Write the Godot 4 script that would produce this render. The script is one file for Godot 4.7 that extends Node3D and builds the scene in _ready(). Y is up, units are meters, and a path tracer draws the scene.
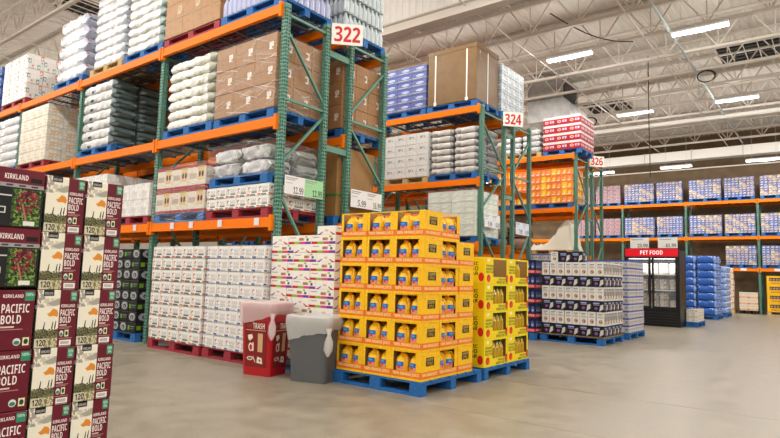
extends Node3D

const LAMP_ENERGY := 6.6
const BARE_ENERGY := 1.9
const EXPOSURE := 1.0
var rng := RandomNumberGenerator.new()
var counts := {}
var cache := {}
var M := {}
var TS
var font_rid := {}

# ---------------------------------------------------------------- naming
func numbered(n: String) -> String:
	if not counts.has(n):
		counts[n] = 0
		return n
	counts[n] += 1
	return "%s_%03d" % [n, counts[n]]

func tag(o: Node, label: String, category: String, group := "", kind := "") -> Node:
	o.set_meta("label", label)
	o.set_meta("category", category)
	if group != "":
		o.set_meta("group", group)
	if kind != "":
		o.set_meta("kind", kind)
	return o

func thing(called: String, label: String, category: String, group := "", at := Vector3.ZERO, turn := 0.0) -> Node3D:
	var o := Node3D.new()
	o.name = numbered(called)
	add_child(o)
	o.position = at
	o.rotation.y = turn
	tag(o, label, category, group)
	return o

func solo(called: String, mesh: Mesh, m: Material, at: Vector3, turn: float, label: String, category: String, group := "") -> MeshInstance3D:
	var o := MeshInstance3D.new()
	o.mesh = mesh
	if m:
		o.material_override = m
	o.name = numbered(called)
	add_child(o)
	o.position = at
	o.rotation.y = turn
	tag(o, label, category, group)
	return o

func part(called: String, mesh: Mesh, m: Material, parent: Node, at := Vector3.ZERO, rot := Vector3.ZERO) -> MeshInstance3D:
	var o := MeshInstance3D.new()
	o.mesh = mesh
	if m:
		o.material_override = m
	o.name = called
	parent.add_child(o, true)
	o.position = at
	o.rotation = rot
	return o

func struct(called: String, mesh: Mesh, m: Material, at := Vector3.ZERO) -> MeshInstance3D:
	var o := MeshInstance3D.new()
	o.mesh = mesh
	if m:
		o.material_override = m
	o.name = numbered(called)
	add_child(o)
	o.position = at
	o.set_meta("kind", "structure")
	return o

# ---------------------------------------------------------------- materials
func flat(c: Color, rough := 0.7, metal := 0.0, spec := 0.5) -> StandardMaterial3D:
	var m := StandardMaterial3D.new()
	m.albedo_color = c
	m.roughness = rough
	m.metallic = metal
	m.metallic_specular = spec
	return m

func printed(img: Image, rough := 0.6, spec := 0.4) -> StandardMaterial3D:
	var m := StandardMaterial3D.new()
	m.albedo_texture = ImageTexture.create_from_image(img)
	m.roughness = rough
	m.metallic_specular = spec
	return m

func noisy(c1: Color, c2: Color, freq: float, scale: float, rough: float, octaves := 4, metal := 0.0) -> StandardMaterial3D:
	var n := FastNoiseLite.new()
	n.seed = 7
	n.frequency = freq
	n.fractal_octaves = octaves
	var img := Image.create_empty(256, 256, false, Image.FORMAT_RGB8)
	var src := n.get_seamless_image(256, 256)
	for y in 256:
		for x in 256:
			img.set_pixel(x, y, c1.lerp(c2, src.get_pixel(x, y).r))
	var m := StandardMaterial3D.new()
	m.albedo_texture = ImageTexture.create_from_image(img)
	m.uv1_triplanar = true
	m.uv1_world_triplanar = true
	m.uv1_scale = Vector3.ONE * scale
	m.roughness = rough
	m.metallic = metal
	return m

# ---------------------------------------------------------------- printing on images
func sheet(w: int, h: int, c: Color) -> Image:
	var im := Image.create_empty(w, h, false, Image.FORMAT_RGBA8)
	im.fill(c)
	return im

func rect(im: Image, x: float, y: float, w: float, h: float, c: Color) -> void:
	im.fill_rect(Rect2i(int(x), int(y), maxi(1, int(w)), maxi(1, int(h))), c)

func disc(im: Image, cx: float, cy: float, rx: float, ry: float, c: Color) -> void:
	for y in range(maxi(0, int(cy - ry)), mini(im.get_height(), int(cy + ry) + 1)):
		for x in range(maxi(0, int(cx - rx)), mini(im.get_width(), int(cx + rx) + 1)):
			if pow((x - cx) / rx, 2) + pow((y - cy) / ry, 2) <= 1.0:
				im.set_pixel(x, y, c)

func poly(im: Image, pts: PackedVector2Array, c: Color) -> void:
	var lo := pts[0]
	var hi := pts[0]
	for p in pts:
		lo = lo.min(p)
		hi = hi.max(p)
	for y in range(maxi(0, int(lo.y)), mini(im.get_height(), int(hi.y) + 1)):
		for x in range(maxi(0, int(lo.x)), mini(im.get_width(), int(hi.x) + 1)):
			if Geometry2D.is_point_in_polygon(Vector2(x + 0.5, y + 0.5), pts):
				im.set_pixel(x, y, c)

func blotch(im: Image, x0: int, y0: int, w: int, h: int, c: Color, freq: float, cut: float, sd: int) -> void:
	var n := FastNoiseLite.new()
	n.seed = sd
	n.frequency = freq
	for y in range(maxi(0, y0), mini(im.get_height(), y0 + h)):
		for x in range(maxi(0, x0), mini(im.get_width(), x0 + w)):
			if n.get_noise_2d(x, y) > cut:
				im.set_pixel(x, y, c)

func speckle(im: Image, amount: float) -> void:
	for y in im.get_height():
		for x in im.get_width():
			var c := im.get_pixel(x, y)
			var k := 1.0 + rng.randf_range(-amount, amount)
			im.set_pixel(x, y, Color(c.r * k, c.g * k, c.b * k, c.a))

func text_image(s: String, size: int, c: Color, fam: String) -> Image:
	if not font_rid.has(fam):
		var f := SystemFont.new()
		f.font_names = PackedStringArray([fam])
		f.font_weight = 700
		font_rid[fam] = [f, f.get_rids()[0]]
	var rid: RID = font_rid[fam][1]
	var sz := Vector2i(size, 0)
	var im := Image.create_empty(size * (s.length() + 1), size * 2, false, Image.FORMAT_RGBA8)
	im.fill(Color(c.r, c.g, c.b, 0))
	var pen := 2.0
	for i in s.length():
		var g: int = TS.font_get_glyph_index(rid, size, s.unicode_at(i), 0)
		TS.font_render_glyph(rid, sz, g)
		var r: Rect2 = TS.font_get_glyph_uv_rect(rid, sz, g)
		var off: Vector2 = TS.font_get_glyph_offset(rid, sz, g)
		var idx: int = TS.font_get_glyph_texture_idx(rid, sz, g)
		if idx >= 0 and r.size.x > 0:
			var gi: Image = TS.font_get_texture_image(rid, sz, idx)
			for y in int(r.size.y):
				for x in int(r.size.x):
					var a := gi.get_pixel(int(r.position.x) + x, int(r.position.y) + y).a
					var px := int(pen + off.x) + x
					var py := int(size * 1.2 + off.y) + y
					if a > 0.0 and px >= 0 and px < im.get_width() and py >= 0 and py < im.get_height():
						im.set_pixel(px, py, Color(c.r, c.g, c.b, maxf(a, im.get_pixel(px, py).a)))
		pen += TS.font_get_glyph_advance(rid, size, g).x
	var used := im.get_used_rect()
	return im.get_region(used) if used.size.x > 0 else im

func text(im: Image, s: String, x: float, y: float, w: float, h: float, c: Color, fam := "Droid Sans") -> void:
	var t := text_image(s, 48, c, fam)
	t.resize(maxi(1, int(w)), maxi(1, int(h)), Image.INTERPOLATE_LANCZOS)
	im.blend_rect(t, Rect2i(Vector2i.ZERO, t.get_size()), Vector2i(int(x), int(y)))

# ---------------------------------------------------------------- geometry
func st_new() -> SurfaceTool:
	var st := SurfaceTool.new()
	st.begin(Mesh.PRIMITIVE_TRIANGLES)
	return st

func tri(st: SurfaceTool, a: Vector3, b: Vector3, c: Vector3, n: Vector3, ua := Vector2.ZERO, ub := Vector2.ZERO, uc := Vector2.ZERO) -> void:
	var flip := (b - a).cross(c - a).dot(n) > 0.0
	st.set_normal(n); st.set_uv(ua); st.add_vertex(a)
	if flip:
		st.set_normal(n); st.set_uv(uc); st.add_vertex(c)
		st.set_normal(n); st.set_uv(ub); st.add_vertex(b)
	else:
		st.set_normal(n); st.set_uv(ub); st.add_vertex(b)
		st.set_normal(n); st.set_uv(uc); st.add_vertex(c)

func quad(st: SurfaceTool, a: Vector3, b: Vector3, c: Vector3, d: Vector3, out: Vector3, u := Rect2(0, 0, 1, 1)) -> void:
	# a b c d run round; uv: a = left bottom, b = right bottom, c = right top, d = left top
	var n := (b - a).cross(c - a).normalized()
	if n.length() < 0.5:
		n = (c - a).cross(d - a).normalized()
	if n.dot(out) < 0:
		n = -n
	var ua := Vector2(u.position.x, u.end.y)
	var ub := u.end
	var uc := Vector2(u.end.x, u.position.y)
	var ud := u.position
	tri(st, a, b, c, n, ua, ub, uc)
	tri(st, a, c, d, n, ua, uc, ud)

func add_box(st: SurfaceTool, at: Vector3, size: Vector3, basis := Basis.IDENTITY) -> void:
	var h := size / 2.0
	for ax in 3:
		for s in [-1.0, 1.0]:
			var n := Vector3.ZERO
			n[ax] = s
			var u := Vector3.ZERO
			u[(ax + 1) % 3] = h[(ax + 1) % 3]
			var v := Vector3.ZERO
			v[(ax + 2) % 3] = h[(ax + 2) % 3]
			var c: Vector3 = n * h[ax]
			quad(st, at + basis * (c - u - v), at + basis * (c + u - v), at + basis * (c + u + v), at + basis * (c - u + v), basis * n)

func add_bar(st: SurfaceTool, a: Vector3, b: Vector3, w: float, t: float, up := Vector3.UP) -> void:
	var z := (b - a).normalized()
	var x := up.cross(z)
	if x.length() < 0.01:
		x = Vector3.RIGHT.cross(z)
	x = x.normalized()
	var y := z.cross(x)
	add_box(st, (a + b) / 2.0, Vector3(w, t, a.distance_to(b)), Basis(x, y, z))

func add_tube(st: SurfaceTool, pts: Array, r: float, sides := 8) -> void:
	var prev := []
	for i in pts.size():
		var d: Vector3 = (pts[mini(i + 1, pts.size() - 1)] - pts[maxi(i - 1, 0)]).normalized()
		var x := d.cross(Vector3.UP if absf(d.y) < 0.95 else Vector3.RIGHT).normalized()
		var y := d.cross(x)
		var ring := []
		for k in sides:
			var a := TAU * k / sides
			ring.append(pts[i] + (x * cos(a) + y * sin(a)) * r)
		if prev:
			for k in sides:
				var k2 := (k + 1) % sides
				quad(st, prev[k], prev[k2], ring[k2], ring[k], ring[k] + ring[k2] - pts[i] * 2.0)
		else:
			for k in sides:
				tri(st, pts[i], ring[k], ring[(k + 1) % sides], -d)
		if i == pts.size() - 1:
			for k in sides:
				tri(st, pts[i], ring[k], ring[(k + 1) % sides], d)
		prev = ring

func lathe(st: SurfaceTool, prof: Array, sides := 12, at := Vector3.ZERO) -> void:
	for i in prof.size() - 1:
		for k in sides:
			var a := TAU * k / sides
			var b := TAU * (k + 1) / sides
			var p0 := at + Vector3(cos(a) * prof[i].x, prof[i].y, sin(a) * prof[i].x)
			var p1 := at + Vector3(cos(b) * prof[i].x, prof[i].y, sin(b) * prof[i].x)
			var p2 := at + Vector3(cos(b) * prof[i + 1].x, prof[i + 1].y, sin(b) * prof[i + 1].x)
			var p3 := at + Vector3(cos(a) * prof[i + 1].x, prof[i + 1].y, sin(a) * prof[i + 1].x)
			var o := Vector3(cos((a + b) / 2), 0, sin((a + b) / 2)) * maxf(0.001, absf(prof[i + 1].y - prof[i].y)) + Vector3(0, (prof[i].x - prof[i + 1].x) * signf(prof[i + 1].y - prof[i].y + 0.00001), 0)
			if p0.distance_to(p1) > 0.0001:
				quad(st, p0, p1, p2, p3, o)
			else:
				tri(st, p0, p2, p3, o.normalized())

func box_mesh(size: Vector3) -> Mesh:
	var key := "box%s" % size
	if not cache.has(key):
		var st := st_new()
		add_box(st, Vector3.ZERO, size)
		cache[key] = st.commit()
	return cache[key]

# a chamfered carton, base at y 0, front towards +z. f, s, t: places of front, side and top print on the sheet
func carton(w: float, h: float, d: float, bev := 0.006, f := Rect2(0, 0, 0.5, 0.85), s := Rect2(0.5, 0, 0.5, 0.85), t := Rect2(0, 0.87, 1, 0.12)) -> ArrayMesh:
	var key := "carton%s%s%s%s%s%s" % [w, h, d, bev, f, s]
	if cache.has(key):
		return cache[key]
	var st := st_new()
	var c := Vector3(0, h / 2, 0)
	var hh := Vector3(w, h, d) / 2.0
	var corner := func(sx: float, sy: float, sz: float, ax: int) -> Vector3:
		var v := Vector3(sx * (hh.x - bev), sy * (hh.y - bev), sz * (hh.z - bev))
		v[ax] = [sx * hh.x, sy * hh.y, sz * hh.z][ax]
		return c + v
	for g in [-1.0, 1.0]:
		quad(st, corner.call(-g, -1, g, 2), corner.call(g, -1, g, 2), corner.call(g, 1, g, 2), corner.call(-g, 1, g, 2), Vector3(0, 0, g), f)
		quad(st, corner.call(g, -1, g, 0), corner.call(g, -1, -g, 0), corner.call(g, 1, -g, 0), corner.call(g, 1, g, 0), Vector3(g, 0, 0), s)
		quad(st, corner.call(-1, g, 1, 1), corner.call(1, g, 1, 1), corner.call(1, g, -1, 1), corner.call(-1, g, -1, 1), Vector3(0, g, 0), t)
		for q in [-1.0, 1.0]:
			var e := Rect2(s.position.x + (0.01 if g * q > 0 else s.size.x - 0.01), s.position.y, 0.001, s.size.y)
			quad(st, corner.call(g, -1, q, 0), corner.call(g, -1, q, 2), corner.call(g, 1, q, 2), corner.call(g, 1, q, 0), Vector3(g, 0, q), e)
			var yy := 0.01 if q > 0 else 0.98
			quad(st, corner.call(-1, q, g, 2), corner.call(1, q, g, 2), corner.call(1, q, g, 1), corner.call(-1, q, g, 1), Vector3(0, q, g), Rect2(f.position.x, f.size.y * yy, f.size.x, 0.001))
			quad(st, corner.call(g, q, -1, 0), corner.call(g, q, 1, 0), corner.call(g, q, 1, 1), corner.call(g, q, -1, 1), Vector3(g, q, 0), Rect2(s.position.x, s.size.y * yy, s.size.x, 0.001))
			for r in [-1.0, 1.0]:
				var uu := Vector2(f.position.x + 0.01, f.size.y * yy)
				tri(st, corner.call(g, q, r, 0), corner.call(g, q, r, 1), corner.call(g, q, r, 2), Vector3(g, q, r).normalized(), uu, uu, uu)
	cache[key] = st.commit()
	return cache[key]

# a filled sack lying flat: print runs round it, x is its length
func bag(w: float, h: float, d: float, sd: int, rough := 0.012) -> ArrayMesh:
	var key := "bag%s%s%s%d%s" % [w, h, d, sd, rough]
	if cache.has(key):
		return cache[key]
	var n := FastNoiseLite.new()
	n.seed = sd
	n.frequency = 5.0
	n.fractal_octaves = 3
	var st := st_new()
	st.set_smooth_group(0)
	var nu := 22
	var nv := 18
	var pts := []
	for i in nu + 1:
		var u := -1.0 + 2.0 * i / nu
		var pin := pow(maxf(0.0, 1.0 - pow(absf(u), 14.0)), 0.35)
		var row := []
		for j in nv:
			var a := TAU * j / nv
			var ca := cos(a)
			var sa := sin(a)
			var p := Vector3(u * (w * 0.5 - rough), signf(sa) * pow(absf(sa), 0.38) * (h * 0.5 - rough * 0.3) * (0.12 + 0.88 * pin), signf(ca) * pow(absf(ca), 0.3) * (d * 0.5 - rough * 1.2) * (0.86 + 0.14 * pin))
			p += Vector3(n.get_noise_3d(p.x, p.y * 3, p.z), n.get_noise_3d(p.x + 9, p.y * 3, p.z) * 0.35, n.get_noise_3d(p.x, p.y * 3 + 9, p.z) * 1.3) * rough * 1.6
			p.y += h * 0.5
			row.append(p)
		pts.append(row)
	for i in nu:
		for j in nv:
			var j2 := (j + 1) % nv
			var q := [[i, j], [i + 1, j], [i + 1, j2], [i, j2]]
			for t in [[0, 2, 1], [0, 3, 2]]:
				for k in t:
					var uv := Vector2(float(q[k][0]) / nu, (float(q[k][1]) if not (j2 == 0 and q[k][1] == 0) else float(nv)) / nv)
					st.set_uv(uv)
					st.add_vertex(pts[q[k][0]][q[k][1]])
	for e in [0, nu]:
		var mid := Vector3(w * 0.5 * (1 if e else -1), h * 0.5, 0)
		for j in nv:
			var a: Vector3 = pts[e][j]
			var b: Vector3 = pts[e][(j + 1) % nv]
			for p in ([mid, a, b] if e == 0 else [mid, b, a]):
				st.set_uv(Vector2(float(e) / nu, 0.5))
				st.add_vertex(p)
	st.generate_normals()
	cache[key] = st.commit()
	return cache[key]

# shell of a pile: the front row, the right-hand row and nothing the pile itself hides
const ORD := ["first", "second", "third", "fourth", "fifth", "sixth", "seventh", "eighth", "ninth", "tenth", "eleventh", "twelfth", "thirteenth", "fourteenth", "fifteenth"]

func place_words(label: String, row: int, rows: int, col: int, cols: int, back: int) -> String:
	var s := label
	if rows > 1:
		s += ", %s row up" % ORD[row]
	if back > 0:
		s += ", right side %s" % ["second", "third", "fourth", "fifth", "sixth", "seventh"][back - 1]
	elif cols > 1:
		s += ", %s from left" % ORD[col]
	if s.split(" ").size() > 16:
		print("LONG ", s.split(" ").size(), " ", s)
	return s

func pile(called: String, label: String, category: String, group: String, mesh_list: Array, given: Variant, x0: float, y0: float, zf: float, nx: int, ny: int, nz: int, w: float, h: float, d: float, jit := 0.006) -> void:
	for j in ny:
		for i in nx:
			for k in nz:
				var inner := k > 0 and i < nx - 1
				if inner:
					continue
				var at := Vector3(x0 + (i + 0.5) * w + rng.randf_range(-jit, jit) * 0.4, y0 + j * h, zf - (k + 0.5) * d + rng.randf_range(-jit, jit) * 0.5)
				var mesh: Mesh = mesh_list[rng.randi() % mesh_list.size()]
				var m: Material = given[rng.randi() % given.size()] if given is Array else given
				solo(called, mesh, m, at, rng.randf_range(-jit, jit) * 0.5, place_words(label, j, ny, i, nx, k), category, group)

func pallet(x0: float, x1: float, zf: float, y: float, m: Material, label: String, depth := 1.0, turn := 0.0) -> Node3D:
	var w := x1 - x0
	var t := thing("shipping_pallet", label, "pallet", "pallets under the goods", Vector3((x0 + x1) / 2, y, zf - depth / 2), turn)
	for k in 7:
		part("top_board", box_mesh(Vector3(w, 0.02, depth / 7 - 0.035)), m, t, Vector3(0, 0.13, -depth / 2 + (k + 0.5) * depth / 7))
	for k in 3:
		var x: float = [-w / 2 + 0.07, 0.0, w / 2 - 0.07][k]
		part("cross_board", box_mesh(Vector3(0.13, 0.02, depth)), m, t, Vector3(x, 0.11, 0))
		part("bottom_board", box_mesh(Vector3(w, 0.028, 0.1)), m, t, Vector3(0, 0.014, [-depth / 2 + 0.05, 0.0, depth / 2 - 0.05][k]))
		for q in 3:
			part("block", box_mesh(Vector3(0.14, 0.072, 0.1)), m, t, Vector3(x, 0.064, [-depth / 2 + 0.05, 0.0, depth / 2 - 0.05][q]))
	return t

func film(x0: float, x1: float, y0: float, y1: float, z0: float, z1: float, label: String, sd: int) -> void:
	# stretch film round a load: front, right side and top
	var n := FastNoiseLite.new()
	n.seed = sd
	n.frequency = 2.2
	var st := st_new()
	st.set_smooth_group(0)
	var N := 18
	var faces := [
		[Vector3(x0, y0, z0), Vector3(x1 - x0, 0, 0), Vector3(0, y1 - y0, 0), Vector3(0, 0, 1)],
		[Vector3(x1, y0, z0), Vector3(0, 0, z1 - z0), Vector3(0, y1 - y0, 0), Vector3(1, 0, 0)],
		[Vector3(x0, y1, z0), Vector3(x1 - x0, 0, 0), Vector3(0, 0, z1 - z0), Vector3(0, 1, 0)]]
	for f in faces:
		for i in N:
			for j in N:
				var P := []
				for q in [[i, j], [i + 1, j], [i + 1, j + 1], [i, j + 1]]:
					var p: Vector3 = f[0] + f[1] * (float(q[0]) / N) + f[2] * (float(q[1]) / N)
					P.append(p + Vector3(n.get_noise_3dv(p * 2), n.get_noise_3dv(p * 2 + Vector3.ONE * 5) * 0.6, n.get_noise_3dv(p * 2 + Vector3.ONE * 9)) * 0.022)
				for t in [[0, 1, 2], [0, 2, 3]]:
					var nn: Vector3 = (P[t[1]] - P[t[0]]).cross(P[t[2]] - P[t[0]])
					var order: Array = t if nn.dot(f[3]) < 0 else [t[0], t[2], t[1]]
					for k in order:
						var q: Array = [[i, j], [i + 1, j], [i + 1, j + 1], [i, j + 1]][k]
						st.set_uv(Vector2(float(q[0]) / N, 1.0 - float(q[1]) / N))
						st.add_vertex(P[k])
	st.generate_normals()
	solo("stretch_film", st.commit(), M.film, Vector3.ZERO, 0, label, "plastic film")

# ---------------------------------------------------------------- rack
func post_mesh(h: float) -> Mesh:
	# square tube with two rows of punched holes on the front and on the side
	var key := "post%s" % h
	if cache.has(key):
		return cache[key]
	var st := st_new()
	var hw := 0.042
	var pitch := 0.0508
	var rows := int(h / pitch)
	for fc in 4:
		var B := Basis(Vector3.UP, fc * PI / 2)
		var nrm := B * Vector3(0, 0, 1)
		if fc == 2 or fc == 3:
			quad(st, B * Vector3(-hw, 0, hw), B * Vector3(hw, 0, hw), B * Vector3(hw, h, hw), B * Vector3(-hw, h, hw), nrm)
			continue
		var xs := [-hw, -0.034, -0.009, 0.009, 0.034, hw]
		for c in 5:
			if c % 2 == 0:
				quad(st, B * Vector3(xs[c], 0, hw), B * Vector3(xs[c + 1], 0, hw), B * Vector3(xs[c + 1], h, hw), B * Vector3(xs[c], h, hw), nrm)
			else:
				for r in rows:
					var y0 := r * pitch
					var y1 := y0 + pitch - 0.031 if r < rows - 1 else h
					quad(st, B * Vector3(xs[c], y0, hw), B * Vector3(xs[c + 1], y0, hw), B * Vector3(xs[c + 1], y1, hw), B * Vector3(xs[c], y1, hw), nrm)
	quad(st, Vector3(-hw, h, hw), Vector3(hw, h, hw), Vector3(hw, h, -hw), Vector3(-hw, h, -hw), Vector3.UP)
	cache[key] = st.commit()
	return cache[key]

func upright(x: float, zf: float, zr: float, h: float, label: String, flipped := false) -> void:
	var t := thing("rack_upright_frame", label, "rack frame", "green upright frames of the pallet racks", Vector3(x, 0, (zf + zr) / 2))
	var d := (zf - zr) / 2
	for s in [1.0, -1.0]:
		part("post", post_mesh(h), M.green, t, Vector3(0, 0, d * s))
		part("foot_plate", box_mesh(Vector3(0.1, 0.012, 0.14)), M.green, t, Vector3(0, 0.006, d * s))
	var ys := [0.25, 1.1, 2.25, 2.62, 3.52, h - 0.14]
	var zz := [-1.0, 1.0]
	for k in [0, 4, 5]:
		var st := st_new()
		add_bar(st, Vector3(0, ys[k], -d), Vector3(0, ys[k], d), 0.035, 0.035)
		part("horizontal_brace", st.commit(), M.green, t)
	var runs := [[0.25, 1, 1.15, -1], [1.15, -1, 2.25, 1], [2.62, 1, 3.45, -1], [4.5, 1, 3.6, -1]]
	for r in runs:
		var st := st_new()
		var f := -1.0 if flipped else 1.0
		add_bar(st, Vector3(0, r[0], d * r[1] * f), Vector3(0, r[2], d * r[3] * f), 0.03, 0.04, Vector3.RIGHT)
		part("diagonal_brace", st.commit(), M.green, t)

func beam(x0: float, x1: float, z: float, top: float, label: String, front := true) -> void:
	var key := "beam%.2f" % (x1 - x0)
	var L := x1 - x0 - 0.09
	if not cache.has(key):
		var st := st_new()
		add_box(st, Vector3(0, -0.045, 0), Vector3(L, 0.09, 0.05))
		add_box(st, Vector3(0, -0.105, 0.004), Vector3(L, 0.05, 0.058))
		cache[key] = st.commit()
		var c := st_new()
		add_box(c, Vector3(0, -0.075, 0.0), Vector3(0.045, 0.21, 0.062))
		cache["beam_end"] = c.commit()
	var t := thing("rack_beam", label, "rack beam", "orange beams of the pallet racks", Vector3((x0 + x1) / 2, top, z), 0.0 if front else PI)
	part("beam", cache[key], M.orange, t)
	for s in [-1, 1]:
		part("end_connector", cache["beam_end"], M.orange, t, Vector3(s * (L / 2 + 0.005), 0, 0.006))

func deck(x0: float, x1: float, zf: float, zr: float, top: float, label: String) -> void:
	var t := thing("wire_deck", label, "wire deck", "wire decks on the rack beams", Vector3((x0 + x1) / 2, top, (zf + zr) / 2))
	var key := "deck%.2f%.2f" % [x1 - x0, zf - zr]
	if not cache.has(key):
		var w := x1 - x0 - 0.12
		var d := zf - zr
		var st := st_new()
		for k in 24:
			add_box(st, Vector3(-w / 2 + w * (k + 0.5) / 24, 0.004, 0), Vector3(0.008, 0.008, d))
		for k in 9:
			add_box(st, Vector3(0, -0.003, -d / 2 + d * (k + 0.5) / 9), Vector3(w, 0.008, 0.008))
		cache[key] = st.commit()
		var c := st_new()
		add_box(c, Vector3(0, -0.02, 0), Vector3(0.05, 0.025, d - 0.03))
		cache[key + "c"] = c.commit()
	var g := part("wire_grid", cache[key], M.wire, t)
	g.set_meta("kind", "stuff")
	for k in 6:
		part("support_channel", cache[key + "c"], M.wire, t, Vector3((k - 2.5) * (x1 - x0 - 0.2) / 6, 0, 0))

const LV := [1.91, 3.26, 4.82]

func rack_row(xs: Array, zf: float, zr: float, h: float, which: String, levels: Array, flipped := false) -> void:
	for i in xs.size():
		upright(xs[i], zf, zr, h, "green perforated upright frame number %s from the aisle end of the %s" % [["one", "two", "three", "four", "five", "six", "seven"][i], which], flipped)
	for i in xs.size() - 1:
		for l in levels:
			var nm: String = ["lowest", "middle", "topmost"][l]
			var bay: String = ["end bay", "second bay", "third bay", "fourth bay", "fifth bay", "sixth bay"][i]
			beam(xs[i + 1], xs[i], zf + 0.055, LV[l], "orange steel front beam, %s level, %s of the %s" % [nm, bay, which])
			beam(xs[i + 1], xs[i], zr - 0.055, LV[l], "orange steel rear beam, %s level, %s of the %s" % [nm, bay, which], false)
			deck(xs[i + 1], xs[i], zf, zr, LV[l] - 0.012, "grey wire deck, %s level, %s of the %s" % [nm, bay, which])

# ---------------------------------------------------------------- lamps and roof
func lamp(x: float, y: float, z: float, drop: float, row: int, col: int) -> void:
	var t := thing("strip_light", "white twin tube strip light, %s row from the brown wall, %s from left" % [ORD[row], ORD[col]], "lamp", "strip lights under the roof", Vector3(x, y, z))
	part("housing", box_mesh(Vector3(1.2, 0.05, 0.2)), M.lampbody, t, Vector3(0, 0.05, 0))
	if not cache.has("tube"):
		var st := st_new()
		add_tube(st, [Vector3(-0.6, 0, 0), Vector3(0.6, 0, 0)], 0.03, 10)
		cache["tube"] = st.commit()
	for s in [-1, 1]:
		part("tube", cache["tube"], M.glow, t, Vector3(0, 0.0, s * 0.06))
	for s in [-0.4, 0.4]:
		part("hanger_wire", box_mesh(Vector3(0.008, drop, 0.008)), M.joist, t, Vector3(s, 0.075 + drop / 2, 0))
	var l := AreaLight3D.new()
	l.name = "light"
	l.area_size = Vector2(1.2, 0.2)
	l.light_energy = LAMP_ENERGY
	l.light_color = Color(1.0, 0.985, 0.96)
	l.shadow_enabled = true
	l.area_range = 60.0
	l.area_attenuation = 2.0
	l.position = Vector3(0, -0.04, 0)
	l.rotation.x = -PI / 2
	t.add_child(l)
	# the bare tubes also shine sideways and past the housing
	var o := OmniLight3D.new()
	o.name = "tube_light"
	o.light_energy = BARE_ENERGY
	o.light_color = l.light_color
	o.light_size = 0.1
	o.shadow_enabled = true
	o.omni_range = 60.0
	o.omni_attenuation = 2.0
	o.position = Vector3(0, -0.14, 0)
	t.add_child(o)

const ROOF := 8.25
func joist(z: float, x0: float, x1: float, order: String) -> void:
	var t := thing("roof_joist", "long beige open web steel roof joist, %s from the brown wall" % order, "roof joist", "parallel steel joists under the roof deck", Vector3(0, 0, z))
	var yb := 7.32
	var yt := ROOF - 0.06
	if not cache.has("jt"):
		var st := st_new()
		add_box(st, Vector3((x0 + x1) / 2, yt, 0), Vector3(x1 - x0, 0.07, 0.09))
		cache["jt"] = st.commit()
		st = st_new()
		add_box(st, Vector3((x0 + x1) / 2, yb, 0), Vector3(x1 - x0, 0.07, 0.09))
		cache["jb"] = st.commit()
		st = st_new()
		add_bar(st, Vector3(0, yb, 0), Vector3(0.62, yt, 0), 0.028, 0.028, Vector3.BACK)
		cache["jd"] = st.commit()
		st = st_new()
		add_bar(st, Vector3(0, yb, 0), Vector3(-0.62, yt, 0), 0.028, 0.028, Vector3.BACK)
		cache["je"] = st.commit()
		cache["jv"] = box_mesh(Vector3(0.022, yt - yb, 0.022))
	part("top_chord", cache["jt"], M.joist, t)
	part("bottom_chord", cache["jb"], M.joist, t)
	var x := x0 + 0.7
	while x < x1 - 0.5:
		part("web_rod", cache["jd"], M.joist, t, Vector3(x, 0, 0))
		part("web_rod", cache["je"], M.joist, t, Vector3(x, 0, 0))
		part("web_post", cache["jv"], M.joist, t, Vector3(x, (yt + yb) / 2, 0))
		x += 1.24



# ---------------------------------------------------------------- prints
func white_box_print(trim: Color, accents: Array, badge: Color) -> Image:
	var im := sheet(256, 128, Color(0.9, 0.9, 0.89))
	for f in 2:
		var x0 := f * 128
		rect(im, x0, 94, 128, 14, Color(0.93, 0.92, 0.9))
		rect(im, x0 + 2, 93, 28, 14, trim)
		poly(im, PackedVector2Array([Vector2(x0 + 34, 108), Vector2(x0 + 42, 95), Vector2(x0 + 96, 95), Vector2(x0 + 104, 108)]), badge)
		disc(im, x0 + 24, 40, 14, 18, accents[0])
		disc(im, x0 + 28, 44, 9, 12, Color(0.93, 0.92, 0.9))
		for k in 5:
			rect(im, x0 + 56 + k * 13, 22 + (k % 2) * 8, 4, 30, Color(0.5, 0.48, 0.48))
			rect(im, x0 + 55 + k * 13, 60, 7, 7, accents[k % accents.size()])
		rect(im, x0, 0, 2, 108, Color(0.74, 0.73, 0.71))
		rect(im, x0 + 52, 70, 66, 16, badge)
		rect(im, x0 + 6, 64, 36, 5, Color(0.6, 0.59, 0.6))
		rect(im, x0 + 6, 74, 28, 4, Color(0.66, 0.65, 0.66))
		rect(im, x0, 0, 128, 3, Color(0.78, 0.77, 0.76))
		disc(im, x0 + 20, 36, 6, 8, accents[1 % accents.size()])
	speckle(im, 0.03)
	return im

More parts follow.
